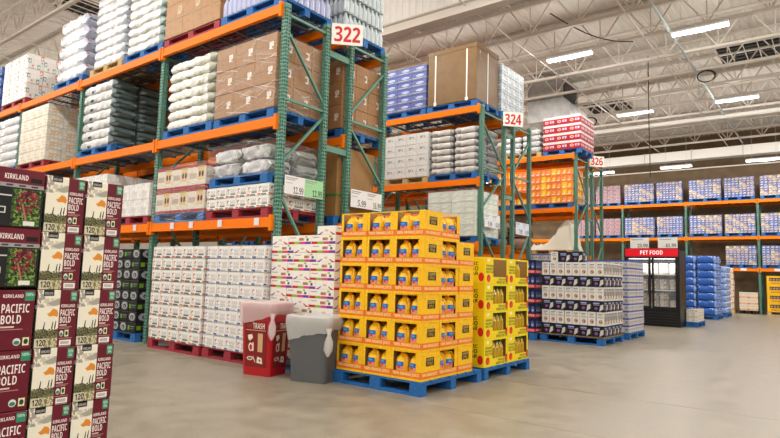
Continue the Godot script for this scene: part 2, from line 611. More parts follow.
func coffee_print() -> Array:
	var maroon := Color(0.4, 0.08, 0.15)
	var cream := Color(0.93, 0.91, 0.84)
	# sheet one: front (picture and maroon panel) and the long side with the plant
	var im := sheet(1024, 512, maroon)
	rect(im, 0, 0, 282, 436, cream)
	blotch(im, 0, 0, 90, 130, Color(0.64, 0.62, 0.58), 0.018, -0.12, 3)
	blotch(im, 90, 60, 190, 60, Color(0.8, 0.78, 0.72), 0.014, -0.1, 12)
	poly(im, PackedVector2Array([Vector2(282, 60), Vector2(282, 110), Vector2(200, 120), Vector2(120, 100), Vector2(190, 80)]), Color(0.66, 0.65, 0.6))
	poly(im, PackedVector2Array([Vector2(130, 180), Vector2(165, 168), Vector2(200, 140), Vector2(250, 150), Vector2(272, 175), Vector2(262, 205), Vector2(215, 196), Vector2(160, 200)]), Color(0.88, 0.56, 0.17))
	for p in [[92, 290], [195, 288], [232, 284]]:
		poly(im, PackedVector2Array([Vector2(p[0], p[1]), Vector2(p[0] + 14, p[1] - 50), Vector2(p[0] + 22, p[1] - 44), Vector2(p[0] + 16, p[1] + 6), Vector2(p[0] + 6, p[1] + 14)]), Color(0.08, 0.07, 0.08))
	poly(im, PackedVector2Array([Vector2(0, 310), Vector2(90, 296), Vector2(180, 312), Vector2(282, 300), Vector2(282, 380), Vector2(0, 380)]), Color(0.36, 0.37, 0.26))
	blotch(im, 0, 296, 282, 90, Color(0.2, 0.2, 0.16), 0.03, 0.05, 5)
	blotch(im, 0, 300, 282, 90, Color(0.55, 0.53, 0.34), 0.045, 0.2, 8)
	rect(im, 0, 368, 282, 68, Color(0.82, 0.79, 0.69))
	blotch(im, 130, 350, 152, 86, Color(0.55, 0.53, 0.36), 0.035, 0.05, 9)
	rect(im, 70, 0, 130, 40, Color(0.06, 0.06, 0.07))
	text(im, "KIRKLAND", 82, 10, 106, 20, Color(0.8, 0.8, 0.8))
	text(im, "120", 20, 376, 118, 48, Color(0.07, 0.07, 0.07))
	disc(im, 190, 402, 20, 20, Color(0.5, 0.48, 0.3))
	rect(im, 418, 6, 82, 76, Color(0.2, 0.55, 0.42))
	text(im, "100%", 424, 16, 68, 26, Color(0.8, 0.9, 0.85))
	text(im, "OG", 436, 48, 46, 22, Color(0.8, 0.9, 0.85))
	text(im, "KIRKLAND", 302, 108, 180, 24, Color(0.95, 0.93, 0.92))
	text(im, "PACIFIC", 298, 148, 190, 52, Color(0.95, 0.93, 0.92))
	text(im, "BOLD", 298, 206, 140, 48, Color(0.95, 0.93, 0.92))
	rect(im, 300, 266, 90, 10, Color(0.85, 0.8, 0.76))
	rect(im, 300, 284, 160, 5, Color(0.7, 0.55, 0.55))
	rect(im, 300, 294, 130, 5, Color(0.7, 0.55, 0.55))
	disc(im, 330, 336, 26, 24, Color(0.86, 0.88, 0.84))
	disc(im, 330, 342, 20, 13, Color(0.2, 0.5, 0.45))
	rect(im, 372, 310, 50, 52, Color(0.88, 0.9, 0.72))
	disc(im, 397, 336, 17, 18, Color(0.15, 0.25, 0.15))
	rect(im, 300, 372, 170, 5, Color(0.7, 0.55, 0.55))
	rect(im, 312, 388, 150, 42, Color(0.93, 0.92, 0.9))
	for k in 24:
		rect(im, 330 + k * 4.6, 398, 2.2, 22, Color(0.25, 0.25, 0.25))
	# long side: dark plant picture under a maroon header
	rect(im, 512, 110, 512, 30, Color(0.62, 0.6, 0.6))
	for k in 4:
		rect(im, 680 + k * 86, 118, 46, 14, Color(0.25, 0.24, 0.26))
	rect(im, 512, 140, 512, 296, Color(0.09, 0.09, 0.1))
	text(im, "KIRKLAND", 752, 40, 160, 40, Color(0.95, 0.93, 0.92))
	rect(im, 930, 58, 82, 34, Color(0.06, 0.05, 0.06))
	rect(im, 700, 200, 110, 10, Color(0.8, 0.8, 0.8))
	rect(im, 716, 290, 60, 50, Color(0.85, 0.85, 0.83))
	rect(im, 724, 298, 44, 34, Color(0.1, 0.1, 0.1))
	blotch(im, 812, 150, 200, 280, Color(0.2, 0.33, 0.12), 0.02, -0.15, 21)
	blotch(im, 830, 150, 182, 280, Color(0.5, 0.6, 0.27), 0.03, 0.12, 22)
	for k in 90:
		var a := rng.randf() * TAU
		var q := sqrt(rng.randf())
		disc(im, 916 + cos(a) * q * 84, 240 + sin(a) * q * 95, 9, 9, [Color(0.45, 0.06, 0.16), Color(0.6, 0.12, 0.24), Color(0.3, 0.05, 0.12)][k % 3])
	poly(im, PackedVector2Array([Vector2(880, 260), Vector2(892, 260), Vector2(930, 400), Vector2(914, 404)]), Color(0.6, 0.45, 0.36))
	rect(im, 900, 390, 80, 34, Color(0.9, 0.9, 0.86))
	# sheet two: long side in plain maroon with large lettering
	var im2 := sheet(1024, 512, maroon)
	im2.blit_rect(im, Rect2i(0, 0, 512, 436), Vector2i.ZERO)
	rect(im2, 958, 6, 62, 70, Color(0.2, 0.55, 0.42))
	text(im2, "100%", 962, 16, 54, 24, Color(0.8, 0.9, 0.85))
	text(im2, "KIRKLAND", 812, 26, 136, 26, Color(0.95, 0.93, 0.92))
	text(im2, "PACIFIC", 808, 98, 188, 68, Color(0.95, 0.93, 0.92))
	text(im2, "BOLD", 808, 180, 136, 64, Color(0.95, 0.93, 0.92))
	rect(im2, 810, 262, 90, 12, Color(0.85, 0.8, 0.76))
	rect(im2, 810, 284, 150, 6, Color(0.7, 0.55, 0.55))
	disc(im2, 926, 380, 26, 28, Color(0.86, 0.88, 0.84))
	disc(im2, 926, 386, 20, 15, Color(0.2, 0.5, 0.45))
	rect(im2, 966, 350, 44, 60, Color(0.88, 0.9, 0.72))
	disc(im2, 988, 380, 15, 20, Color(0.15, 0.25, 0.15))
	return [im, im2]

func flowers(im: Image, x0: int, y0: int, w: int, h: int, n: int) -> void:
	for k in n:
		disc(im, x0 + rng.randf() * w, y0 + rng.randf() * h, 2 + rng.randf() * 5, 2 + rng.randf() * 5, [Color(0.96, 0.62, 0.08), Color(0.98, 0.86, 0.28), Color(0.97, 0.72, 0.1), Color(0.93, 0.54, 0.08)][k % 4])
	for k in n / 8:
		disc(im, x0 + rng.randf() * w, y0 + rng.randf() * h, 3, 2, Color(0.3, 0.45, 0.12))

func juice_print() -> Image:
	# left half: front, right half: side; bottom strip: plain yellow
	var im := sheet(512, 256, Color(0.95, 0.74, 0.05))
	for f in 2:
		flowers(im, f * 256, 0, 256, 216, 90)
		rect(im, f * 256, 150, 256, 50, Color(0.9, 0.47, 0.12))
		text(im, "100% ORANGE JUICE", f * 256 + 16, 160, 224, 30, Color(0.98, 0.88, 0.66))
	rect(im, 256 + 70, 44, 118, 64, Color(0.09, 0.08, 0.07))
	text(im, "COUNTRY", 256 + 78, 50, 102, 22, Color(0.85, 0.75, 0.4))
	text(im, "STYLE", 256 + 92, 78, 74, 22, Color(0.9, 0.7, 0.2))
	disc(im, 256 + 128, 214, 7, 5, Color(0.5, 0.5, 0.6))
	return im

func mango_print() -> Image:
	var im := sheet(512, 256, Color(0.93, 0.82, 0.07))
	text(im, "ORGANIC", 150, 168, 100, 18, Color(0.12, 0.3, 0.12))
	text(im, "MANGO NECTAR", 130, 190, 124, 22, Color(0.1, 0.25, 0.1))
	for x in [40, 250]:
		disc(im, x, 170, 20, 30, Color(0.8, 0.1, 0.12))
		disc(im, x + 4, 178, 10, 18, Color(0.9, 0.3, 0.1))
	disc(im, 40, 24, 12, 12, Color(0.95, 0.9, 0.9))
	text(im, "ORGANIC", 14, 60, 80, 18, Color(0.1, 0.25, 0.1))
	text(im, "MANGO", 14, 84, 80, 20, Color(0.1, 0.25, 0.1))
	text(im, "NECTAR", 14, 108, 80, 20, Color(0.1, 0.25, 0.1))
	text(im, "ORGANIC", 276, 40, 180, 28, Color(0.1, 0.25, 0.1))
	text(im, "MANGO", 276, 76, 180, 34, Color(0.1, 0.25, 0.1))
	text(im, "NECTAR", 276, 118, 180, 30, Color(0.1, 0.25, 0.1))
	disc(im, 480, 160, 24, 36, Color(0.8, 0.1, 0.12))
	return im

func taco_print() -> Image:
	var im := sheet(512, 160, Color(0.93, 0.91, 0.88))
	var cols := [Color(0.78, 0.1, 0.15), Color(0.55, 0.72, 0.2), Color(0.85, 0.25, 0.55), Color(0.45, 0.2, 0.6)]
	for k in 4:
		rect(im, k * 64, 100, 64, 36, cols[k])
	text(im, "Organic", 14, 20, 70, 26, Color(0.3, 0.25, 0.25))
	rect(im, 120, 34, 60, 50, Color(0.8, 0.6, 0.5))
	for k in 4:
		disc(im, 126 + k * 16, 60, 7, 22, [Color(0.75, 0.35, 0.3), Color(0.4, 0.5, 0.3), Color(0.6, 0.45, 0.4), Color(0.85, 0.6, 0.5)][k])
	disc(im, 200, 20, 16, 14, Color(0.5, 0.75, 0.15))
	rect(im, 204, 44, 24, 44, Color(0.35, 0.36, 0.38))
	poly(im, PackedVector2Array([Vector2(256, 136), Vector2(256, 96), Vector2(330, 40), Vector2(336, 60), Vector2(290, 136)]), Color(0.93, 0.91, 0.88))
	poly(im, PackedVector2Array([Vector2(256, 136), Vector2(300, 110), Vector2(330, 84), Vector2(334, 100), Vector2(300, 136)]), cols[3])
	poly(im, PackedVector2Array([Vector2(512, 136), Vector2(470, 110), Vector2(440, 84), Vector2(436, 100), Vector2(470, 136)]), cols[0])
	disc(im, 384, 70, 30, 20, Color(0.82, 0.76, 0.68))
	return im

func plain_label_print(base: Color, label_c: Color, lx: float, ly: float, lw: float, lh: float, tape := true) -> Image:
	var im := sheet(256, 128, base)
	for f in 2:
		if tape:
			rect(im, f * 128, 52, 128, 3, base.darkened(0.22))
		rect(im, f * 128 + lx, ly, lw, lh, label_c)
		for k in 3:
			rect(im, f * 128 + lx + 3, ly + 4 + k * 6, lw - 8, 2, label_c.darkened(0.35))
	blotch(im, 0, 0, 256, 128, base.darkened(0.05), 0.03, 0.15, 4)
	speckle(im, 0.03)
	return im

func mosaic_print(base: Color, cols: Array, nx: int, ny: int, sd: int) -> Image:
	var im := sheet(256, 128, base)
	var r := RandomNumberGenerator.new()
	r.seed = sd
	for f in 2:
		for j in ny:
			for i in nx:
				var w := 128.0 / nx
				var h := 108.0 / ny
				var c: Color = cols[r.randi() % cols.size()]
				rect(im, f * 128 + i * w + 1, j * h + 1, w - 2, h - 2, c)
				disc(im, f * 128 + (i + 0.5) * w, (j + 0.5) * h, w * 0.3, h * 0.28, cols[r.randi() % cols.size()].lightened(0.25))
				rect(im, f * 128 + i * w + 3, j * h + h * 0.72, w * 0.6, h * 0.12, Color(0.95, 0.94, 0.92))
	return im

func bag_print(base: Color, marks: Array, end_c: Color, sd: int) -> Image:
	var im := sheet(256, 128, base)
	var r := RandomNumberGenerator.new()
	r.seed = sd
	for k in 26:
		var c: Color = marks[r.randi() % marks.size()]
		var x := r.randf() * 250
		rect(im, x, r.randf() * 118, 8 + r.randf() * 40, 3 + r.randf() * 9, c)
	rect(im, 226, 0, 30, 128, end_c)
	for k in 6:
		rect(im, 230 + r.randf() * 16, r.randf() * 120, 10, 8, marks[k % marks.size()])
	blotch(im, 0, 0, 226, 128, base.darkened(0.06), 0.05, 0.1, sd)
	return im

func stripe_sheet(base: Color, band: Color, word: String, wc: Color, side: Color) -> Image:
	var im := sheet(256, 128, base)
	rect(im, 0, 78, 256, 26, band)
	for f in 2:
		text(im, word, f * 128 + 10, 82, 108, 17, wc)
		for k in 4:
			disc(im, f * 128 + 18 + k * 30, 42, 10, 26, side)
			disc(im, f * 128 + 18 + k * 30, 50, 7, 9, side.lightened(0.5))
	return im

func card(im: Image) -> Material:
	return printed(im, 0.5)

# ---------------------------------------------------------------- things with parts
# tray carton with an open window in its front; hole: x0, y0, x1, y1 from the base centre
func window_carton(w: float, h: float, d: float, hole: Rect2) -> Mesh:
	var st := st_new()
	var f := Rect2(0, 0, 0.5, 0.85)
	var hw := w / 2
	var zf := d / 2
	var uvr := func(x0: float, y0: float, x1: float, y1: float) -> Rect2:
		return Rect2(f.size.x * (x0 + hw) / w, f.size.y * (1 - y1 / h), f.size.x * (x1 - x0) / w, f.size.y * (y1 - y0) / h)
	var a := hole.position
	var b := hole.end
	for q in [[-hw, 0.0, a.x, h], [b.x, 0.0, hw, h], [a.x, 0.0, b.x, a.y], [a.x, b.y, b.x, h]]:
		if q[3] - q[1] > 0.001:
			quad(st, Vector3(q[0], q[1], zf), Vector3(q[2], q[1], zf), Vector3(q[2], q[3], zf), Vector3(q[0], q[3], zf), Vector3(0, 0, 1), uvr.call(q[0], q[1], q[2], q[3]))
	var s := Rect2(0.5, 0, 0.5, 0.85)
	quad(st, Vector3(hw, 0, zf), Vector3(hw, 0, -zf), Vector3(hw, h, -zf), Vector3(hw, h, zf), Vector3.RIGHT, s)
	quad(st, Vector3(-hw, 0, -zf), Vector3(-hw, 0, zf), Vector3(-hw, h, zf), Vector3(-hw, h, -zf), Vector3.LEFT, s)
	quad(st, Vector3(hw, 0, -zf), Vector3(-hw, 0, -zf), Vector3(-hw, h, -zf), Vector3(hw, h, -zf), Vector3.FORWARD, Rect2(0.05, 0.88, 0.4, 0.1))
	quad(st, Vector3(-hw, 0, zf), Vector3(hw, 0, zf), Vector3(hw, 0, -zf), Vector3(-hw, 0, -zf), Vector3.DOWN, Rect2(0.05, 0.88, 0.4, 0.1))
	return st.commit()

func tray_inside(w: float, h: float, d: float) -> Mesh:
	# brown board lining of a carton: back, sides and floor, a little inside the print
	var st := st_new()
	var e := 0.006
	add_box(st, Vector3(0, h / 2, -d / 2 + e), Vector3(w - 2 * e, h - 0.01, 0.004))
	for s in [-1, 1]:
		add_box(st, Vector3(s * (w / 2 - e), h / 2, 0), Vector3(0.004, h - 0.01, d - 2 * e))
	add_box(st, Vector3(0, e, 0), Vector3(w - 2 * e, 0.004, d - 2 * e))
	return st.commit()

func make_juice() -> Node3D:
	var t := Node3D.new()
	var w := 0.38
	var h := 0.288
	var d := 0.32
	part("carton", window_carton(w, h, d, Rect2(-0.158, 0.085, 0.282, 0.193)), M.juice, t)
	part("lining", tray_inside(w, h, d), M.board, t)
	var st := st_new()
	lathe(st, [Vector2(0.0, 0), Vector2(0.076, 0.004), Vector2(0.083, 0.05), Vector2(0.083, 0.15), Vector2(0.07, 0.2), Vector2(0.034, 0.236), Vector2(0.028, 0.246)], 14)
	var jug := st.commit()
	st = st_new()
	add_tube(st, [Vector3(0.02, 0.236, 0), Vector3(0.07, 0.226, 0), Vector3(0.096, 0.18, 0), Vector3(0.086, 0.12, 0)], 0.013, 7)
	var handle := st.commit()
	st = st_new()
	lathe(st, [Vector2(0.031, 0.24), Vector2(0.031, 0.266), Vector2(0.0, 0.267)], 10)
	var cap := st.commit()
	st = st_new()
	var li := Rect2(0, 0, 1, 1)
	for k in 6:
		var a0 := PI / 2 + 0.62 - k * 0.207
		var a1 := a0 - 0.207
		var r := 0.0845
		quad(st, Vector3(cos(a0) * r, 0.085, sin(a0) * r), Vector3(cos(a1) * r, 0.085, sin(a1) * r), Vector3(cos(a1) * r, 0.165, sin(a1) * r), Vector3(cos(a0) * r, 0.165, sin(a0) * r), Vector3(0, 0, 1), Rect2(k / 6.0, 0, 1 / 6.0, 1))
	var lab := st.commit()
	for x in [-0.096, 0.084]:
		for z in [0.066, -0.075]:
			var j := part("jug", jug, M.orange_juice, t, Vector3(x, 0.008, z), Vector3(0, 0.0 if x < 0 else -0.25, 0))
			part("cap", cap, M.orange_cap, j)
			if z > 0:
				part("handle", handle, M.orange_juice, j, Vector3.ZERO, Vector3(0, -0.5, 0))
				part("jug_label", lab, M.juglabel, j)
	return t

func make_mango(bottles: int) -> Node3D:
	var t := Node3D.new()
	var w := 0.61
	var h := 0.325
	var d := 0.4
	part("carton", window_carton(w, h, d, Rect2(-0.09, 0.09, 0.355, 0.215)), M.mango, t)
	part("lining", tray_inside(w, h, d), M.board, t)
	if not cache.has("nectar"):
		var st := st_new()
		lathe(st, [Vector2(0.0, 0), Vector2(0.044, 0.003), Vector2(0.046, 0.02), Vector2(0.046, 0.19), Vector2(0.022, 0.25), Vector2(0.02, 0.262)], 12)
		cache["nectar"] = st.commit()
		st = st_new()
		lathe(st, [Vector2(0.023, 0.258), Vector2(0.023, 0.282), Vector2(0.0, 0.283)], 10)
		cache["nectarcap"] = st.commit()
	for k in bottles:
		var b := part("bottle", cache["nectar"], M.nectar, t, Vector3(-0.055 + k * 0.096 + (0.0 if bottles > 1 else 0.15), 0.008, 0.13))
		part("cap", cache["nectarcap"], M.greencap, b)
	return t

func put(proto: Node3D, called: String, at: Vector3, turn: float, label: String, category: String, group: String) -> Node3D:
	var o: Node3D = proto.duplicate()
	o.name = numbered(called)
	add_child(o)
	o.position = at
	o.rotation.y = turn
	tag(o, label, category, group)
	return o

func trash_bin(at: Vector3, turn: float, w: float, d: float, h: float, m: Material, bagm: Material, label: String, face: Material, sd: int) -> void:
	var t := thing("trash_bin", label, "trash bin", "", at, turn)
	var st := st_new()
	var k := 0.84
	var rows := [[0.0, k], [0.06, k + 0.015], [h - 0.05, 0.985], [h - 0.05, 1.04], [h, 1.05], [h, 0.97], [0.1, 0.83]]
	var rings := []
	var seg := 5
	for r in rows:
		var ring := []
		for q in 4:
			var sx := 1.0 if q in [0, 3] else -1.0
			var sz := 1.0 if q in [0, 1] else -1.0
			for c in seg:
				var a := q * PI / 2 + (PI / 2) * c / (seg - 1)
				var rad := 0.05
				ring.append(Vector3((sx * (w / 2 - rad) + cos(a) * rad) * r[1], r[0], (sz * (d / 2 - rad) + sin(a) * rad) * r[1]))
		rings.append(ring)
	var n: int = rings[0].size()
	for i in rings.size() - 1:
		for j in n:
			var j2 := (j + 1) % n
			var mid: Vector3 = (rings[i][j] + rings[i + 1][j2]) / 2.0
			var out := Vector3(mid.x, 0, mid.z)
			if i == 2:
				out = Vector3.DOWN
			elif i == 4:
				out = Vector3.UP
			elif i == 5:
				out = -out
			quad(st, rings[i][j], rings[i][j2], rings[i + 1][j2], rings[i + 1][j], out)
	for j in n:
		tri(st, Vector3.ZERO, rings[0][j], rings[0][(j + 1) % n], Vector3.DOWN)
		tri(st, Vector3(0, 0.1, 0), rings[6][j], rings[6][(j + 1) % n], Vector3.UP)
	part("body", st.commit(), m, t)
	# plastic liner folded over the rim
	var nz := FastNoiseLite.new()
	nz.seed = sd
	nz.frequency = 2.6
	st = st_new()
	st.set_smooth_group(0)
	var M2 := 56
	var prof := [[h - 0.12, 0.8], [h + 0.012, 0.95], [h + 0.03, 1.05], [h + 0.01, 1.12], [h - 0.05, 1.15], [h - 0.1, 1.13], [h - 0.15, 1.09], [h - 0.19, 1.06]]
	var pts := []
	for i in prof.size():
		var row := []
		for j in M2:
			var a := TAU * j / M2
			var ca := cos(a)
			var sa := sin(a)
			var sq := 1.0 / pow(pow(absf(ca), 7.0) + pow(absf(sa), 7.0), 1.0 / 7.0)
			var wob := nz.get_noise_2d(ca * 0.6 + i * 0.05, sa * 0.6 + i * 0.02)
			var y: float = prof[i][0]
			if i >= 5:
				y += (wob * 0.03 + 0.07 * ca) * (i - 4) / 3.0
			else:
				y += wob * 0.008
			var fat: float = prof[i][1] + wob * 0.03 * (1 if i > 2 else 0) + 0.008 * sin(j * 1.7 + i * 0.7)
			row.append(Vector3(ca * sq * w / 2 * fat, y, sa * sq * d / 2 * fat))
		pts.append(row)
	for i in prof.size() - 1:
		for j in M2:
			var j2 := (j + 1) % M2
			for p in [pts[i][j], pts[i + 1][j2], pts[i][j2], pts[i][j], pts[i + 1][j], pts[i + 1][j2]]:
				st.add_vertex(p)
	st.generate_normals()
	part("bag_liner", st.commit(), bagm, t)
	# tied tail of the bag
	st = st_new()
	st.set_smooth_group(0)
	var tx := w / 2 * 1.0
	var tz := d / 2 * 1.0
	var tail := [[Vector3(tx * 1.02, h - 0.1, tz * 1.04), 0.035], [Vector3(tx * 1.05, h - 0.17, tz * 1.1), 0.02], [Vector3(tx * 1.05, h - 0.24, tz * 1.08), 0.045], [Vector3(tx * 1.04, h - 0.33, tz * 1.06), 0.05], [Vector3(tx * 1.02, h - 0.4, tz * 1.05), 0.012]]
	for i in tail.size() - 1:
		for j in 10:
			var q := []
			for e in [[i, j], [i + 1, j], [i + 1, j + 1], [i, j + 1]]:
				var a: float = TAU * (int(e[1]) % 10) / 10.0
				var rr: float = tail[e[0]][1] * (1.0 + 0.25 * sin(float(int(e[1]) % 10) * 2.2 + e[0]))
				q.append(tail[e[0]][0] + Vector3(cos(a) * rr, 0, sin(a) * rr * 0.6))
			for p in [q[0], q[2], q[1], q[0], q[3], q[2]]:
				st.add_vertex(p)
	st.generate_normals()
	part("bag_tail", st.commit(), bagm, t)
	if face:
		var lean := atan2((1.0 - k) * d / 2, h)
		st = st_new()
		var y0 := 0.1
		var y1 := h - 0.2
		var wx := w * 0.33
		var zz := func(y: float) -> float: return d / 2 * lerpf(k, 1.0, y / h) + 0.004
		quad(st, Vector3(-wx * 0.95, y0, zz.call(y0)), Vector3(wx * 0.95, y0, zz.call(y0)), Vector3(wx, y1, zz.call(y1)), Vector3(-wx, y1, zz.call(y1)), Vector3(0, 0, 1))
		part("sticker", st.commit(), face, t)
		st = st_new()
		var xx := func(y: float) -> float: return w / 2 * lerpf(k, 1.0, y / h) + 0.004
		quad(st, Vector3(xx.call(y0), y0, wx * 0.8), Vector3(xx.call(y0), y0, -wx * 0.8), Vector3(xx.call(y1), y1, -wx * 0.85), Vector3(xx.call(y1), y1, wx * 0.85), Vector3(1, 0, 0))
		part("sticker", st.commit(), face, t)

func trash_face() -> Image:
	var im := sheet(256, 320, Color(0.5, 0.11, 0.1))
	var wht := Color(0.9, 0.88, 0.82)
	text(im, "TRASH", 90, 12, 140, 40, wht)
	text(im, "LIKE", 20, 20, 60, 24, Color(0.62, 0.3, 0.2))
	rect(im, 10, 62, 236, 3, wht)
	var tan := Color(0.8, 0.66, 0.5)
	rect(im, 150, 84, 60, 130, tan)
	poly(im, PackedVector2Array([Vector2(30, 100), Vector2(80, 92), Vector2(94, 116), Vector2(56, 140), Vector2(36, 128)]), wht)
	disc(im, 64, 182, 26, 30, wht)
	disc(im, 66, 184, 17, 20, Color(0.72, 0.16, 0.14))
	rect(im, 84, 150, 16, 60, wht)
	disc(im, 56, 262, 36, 14, wht)
	disc(im, 56, 262, 25, 8, Color(0.62, 0.3, 0.24))
	poly(im, PackedVector2Array([Vector2(96, 244), Vector2(128, 284), Vector2(122, 290), Vector2(90, 250)]), wht)
	poly(im, PackedVector2Array([Vector2(150, 246), Vector2(206, 256), Vector2(214, 296), Vector2(142, 290)]), wht)
	disc(im, 180, 272, 12, 9, Color(0.6, 0.3, 0.25))
	return im

func bundle_mesh(w: float, h: float, d: float, nx: int, nz: int) -> Mesh:
	# bottles shrink wrapped in one bundle: rows of rounded columns with shoulders and caps
	var key := "bundle%s%s%s" % [w, h, d]
	if not cache.has(key):
		var st := st_new()
		var r := w / nx / 2
		for i in nx:
			for k in nz:
				if k == 0 or i == nx - 1:
					lathe(st, [Vector2(r * 0.9, 0), Vector2(r, 0.02), Vector2(r, h * 0.62), Vector2(r * 0.4, h * 0.9), Vector2(r * 0.4, h)], 8, Vector3(-w / 2 + r + i * 2 * r, 0, d / 2 - r - k * 2 * r))
		add_box(st, Vector3(-r * 0.3, h * 0.35, -r * 0.3), Vector3(w - r * 1.2, h * 0.66, d - r * 1.2))
		cache[key] = st.commit()
	return cache[key]

func price_cards(z0: float, y0: float, z1: float, y1: float, cards: Array, which: String) -> void:
	# cards: [paper colour, price text]; hung on the end frame, facing +x
	var n := cards.size()
	for i in n:
		var im := sheet(256, 160, cards[i][0])
		rect(im, 12, 14, 150, 8, Color(0.55, 0.55, 0.55))
		rect(im, 12, 30, 120, 8, Color(0.6, 0.6, 0.6))
		rect(im, 12, 60, 90, 6, Color(0.65, 0.65, 0.65))
		text(im, cards[i][1], 110, 88, 134, 60, Color(0.15, 0.15, 0.15), "Droid Serif")
		var w := (z0 - z1) / n
		var c := solo("price_card", box_mesh(Vector3(0.006, y1 - y0, w - 0.002)), M.paper, Vector3(-5.73, (y0 + y1) / 2, z0 - (i + 0.5) * w), 0, "%s price card reading %s on the %s, %s one" % [cards[i][2], cards[i][1], which, ["left", "right"][i]], "price card", "price cards on the rack ends")
		var st := st_new()
		var h := (y1 - y0) / 2
		var ww := (w - 0.002) / 2
		quad(st, Vector3(0.0035, -h, ww), Vector3(0.0035, -h, -ww), Vector3(0.0035, h, -ww), Vector3(0.0035, h, ww), Vector3.RIGHT)
		part("print", st.commit(), printed(im, 0.6), c)

func aisle_sign(word: String, z: float, y: float) -> void:
	var t := thing("aisle_sign", "white aisle sign with red number %s on the end of the %s rack" % [word, {"322": "nearest", "324": "second", "326": "third and farthest"}[word]], "sign", "", Vector3(-5.58, y, z), PI / 4)
	var im := sheet(256, 176, Color(0.93, 0.92, 0.9))
	text(im, word, 22, 24, 212, 128, Color(0.8, 0.1, 0.09))
	var st := st_new()
	add_box(st, Vector3.ZERO, Vector3(0.46, 0.32, 0.012))
	part("panel", st.commit(), M.paper, t)
	st = st_new()
	quad(st, Vector3(-0.23, -0.16, 0.0065), Vector3(0.23, -0.16, 0.0065), Vector3(0.23, 0.16, 0.0065), Vector3(-0.23, 0.16, 0.0065), Vector3(0, 0, 1))
	part("number_print", st.commit(), printed(im, 0.5), t)
	part("bracket", box_mesh(Vector3(0.03, 0.12, 0.26)), M.green, t, Vector3(-0.02, -0.1, -0.136))

func _ready() -> void:
	rng.seed = 11
	TS = TextServerManager.get_primary_interface()
	# camera
	var cam := Camera3D.new()
	cam.name = "camera"
	cam.fov = 41.5
	cam.near = 0.05
	cam.far = 200.0
	add_child(cam)
	cam.transform = Transform3D(Basis(Vector3(0.79272921, 0.02854866, -0.60890507), Vector3(0.03595505, 0.99497367, 0.0934592), Vector3(0.60851265, -0.09598105, 0.78771822)), Vector3(0, 1.2, 0))
	cam.current = true
	# environment
	var env := Environment.new()
	env.background_mode = Environment.BG_COLOR
	env.background_color = Color(0.02, 0.02, 0.02)
	env.tonemap_mode = Environment.TONE_MAPPER_LINEAR
	env.tonemap_exposure = EXPOSURE
	env.sdfgi_enabled = true
	env.ssao_enabled = true
	env.ssil_enabled = true
	var we := WorldEnvironment.new()
	we.name = "environment"
	we.environment = env
	add_child(we)
	materials()
	# lamps: rows along z, columns along x; the row by the far wall hangs lower
	var lamp_rows := [-21.15, -14.75, -8.7, -2.5, 3.7, 9.9]
	for x in 13:
		for k in 6:
			lamp(-27.38 + x * 3.13, 7.15, lamp_rows[k], 1.02, k + 1, x)
		lamp(-27.1 + x * 3.13, 6.05, -26.3, 2.12, 0, x)
	building()
	print("built shell")
	racks()
	print("built racks")
	rack_goods()
	print("built rack goods")
	floor_goods()
	small_things()

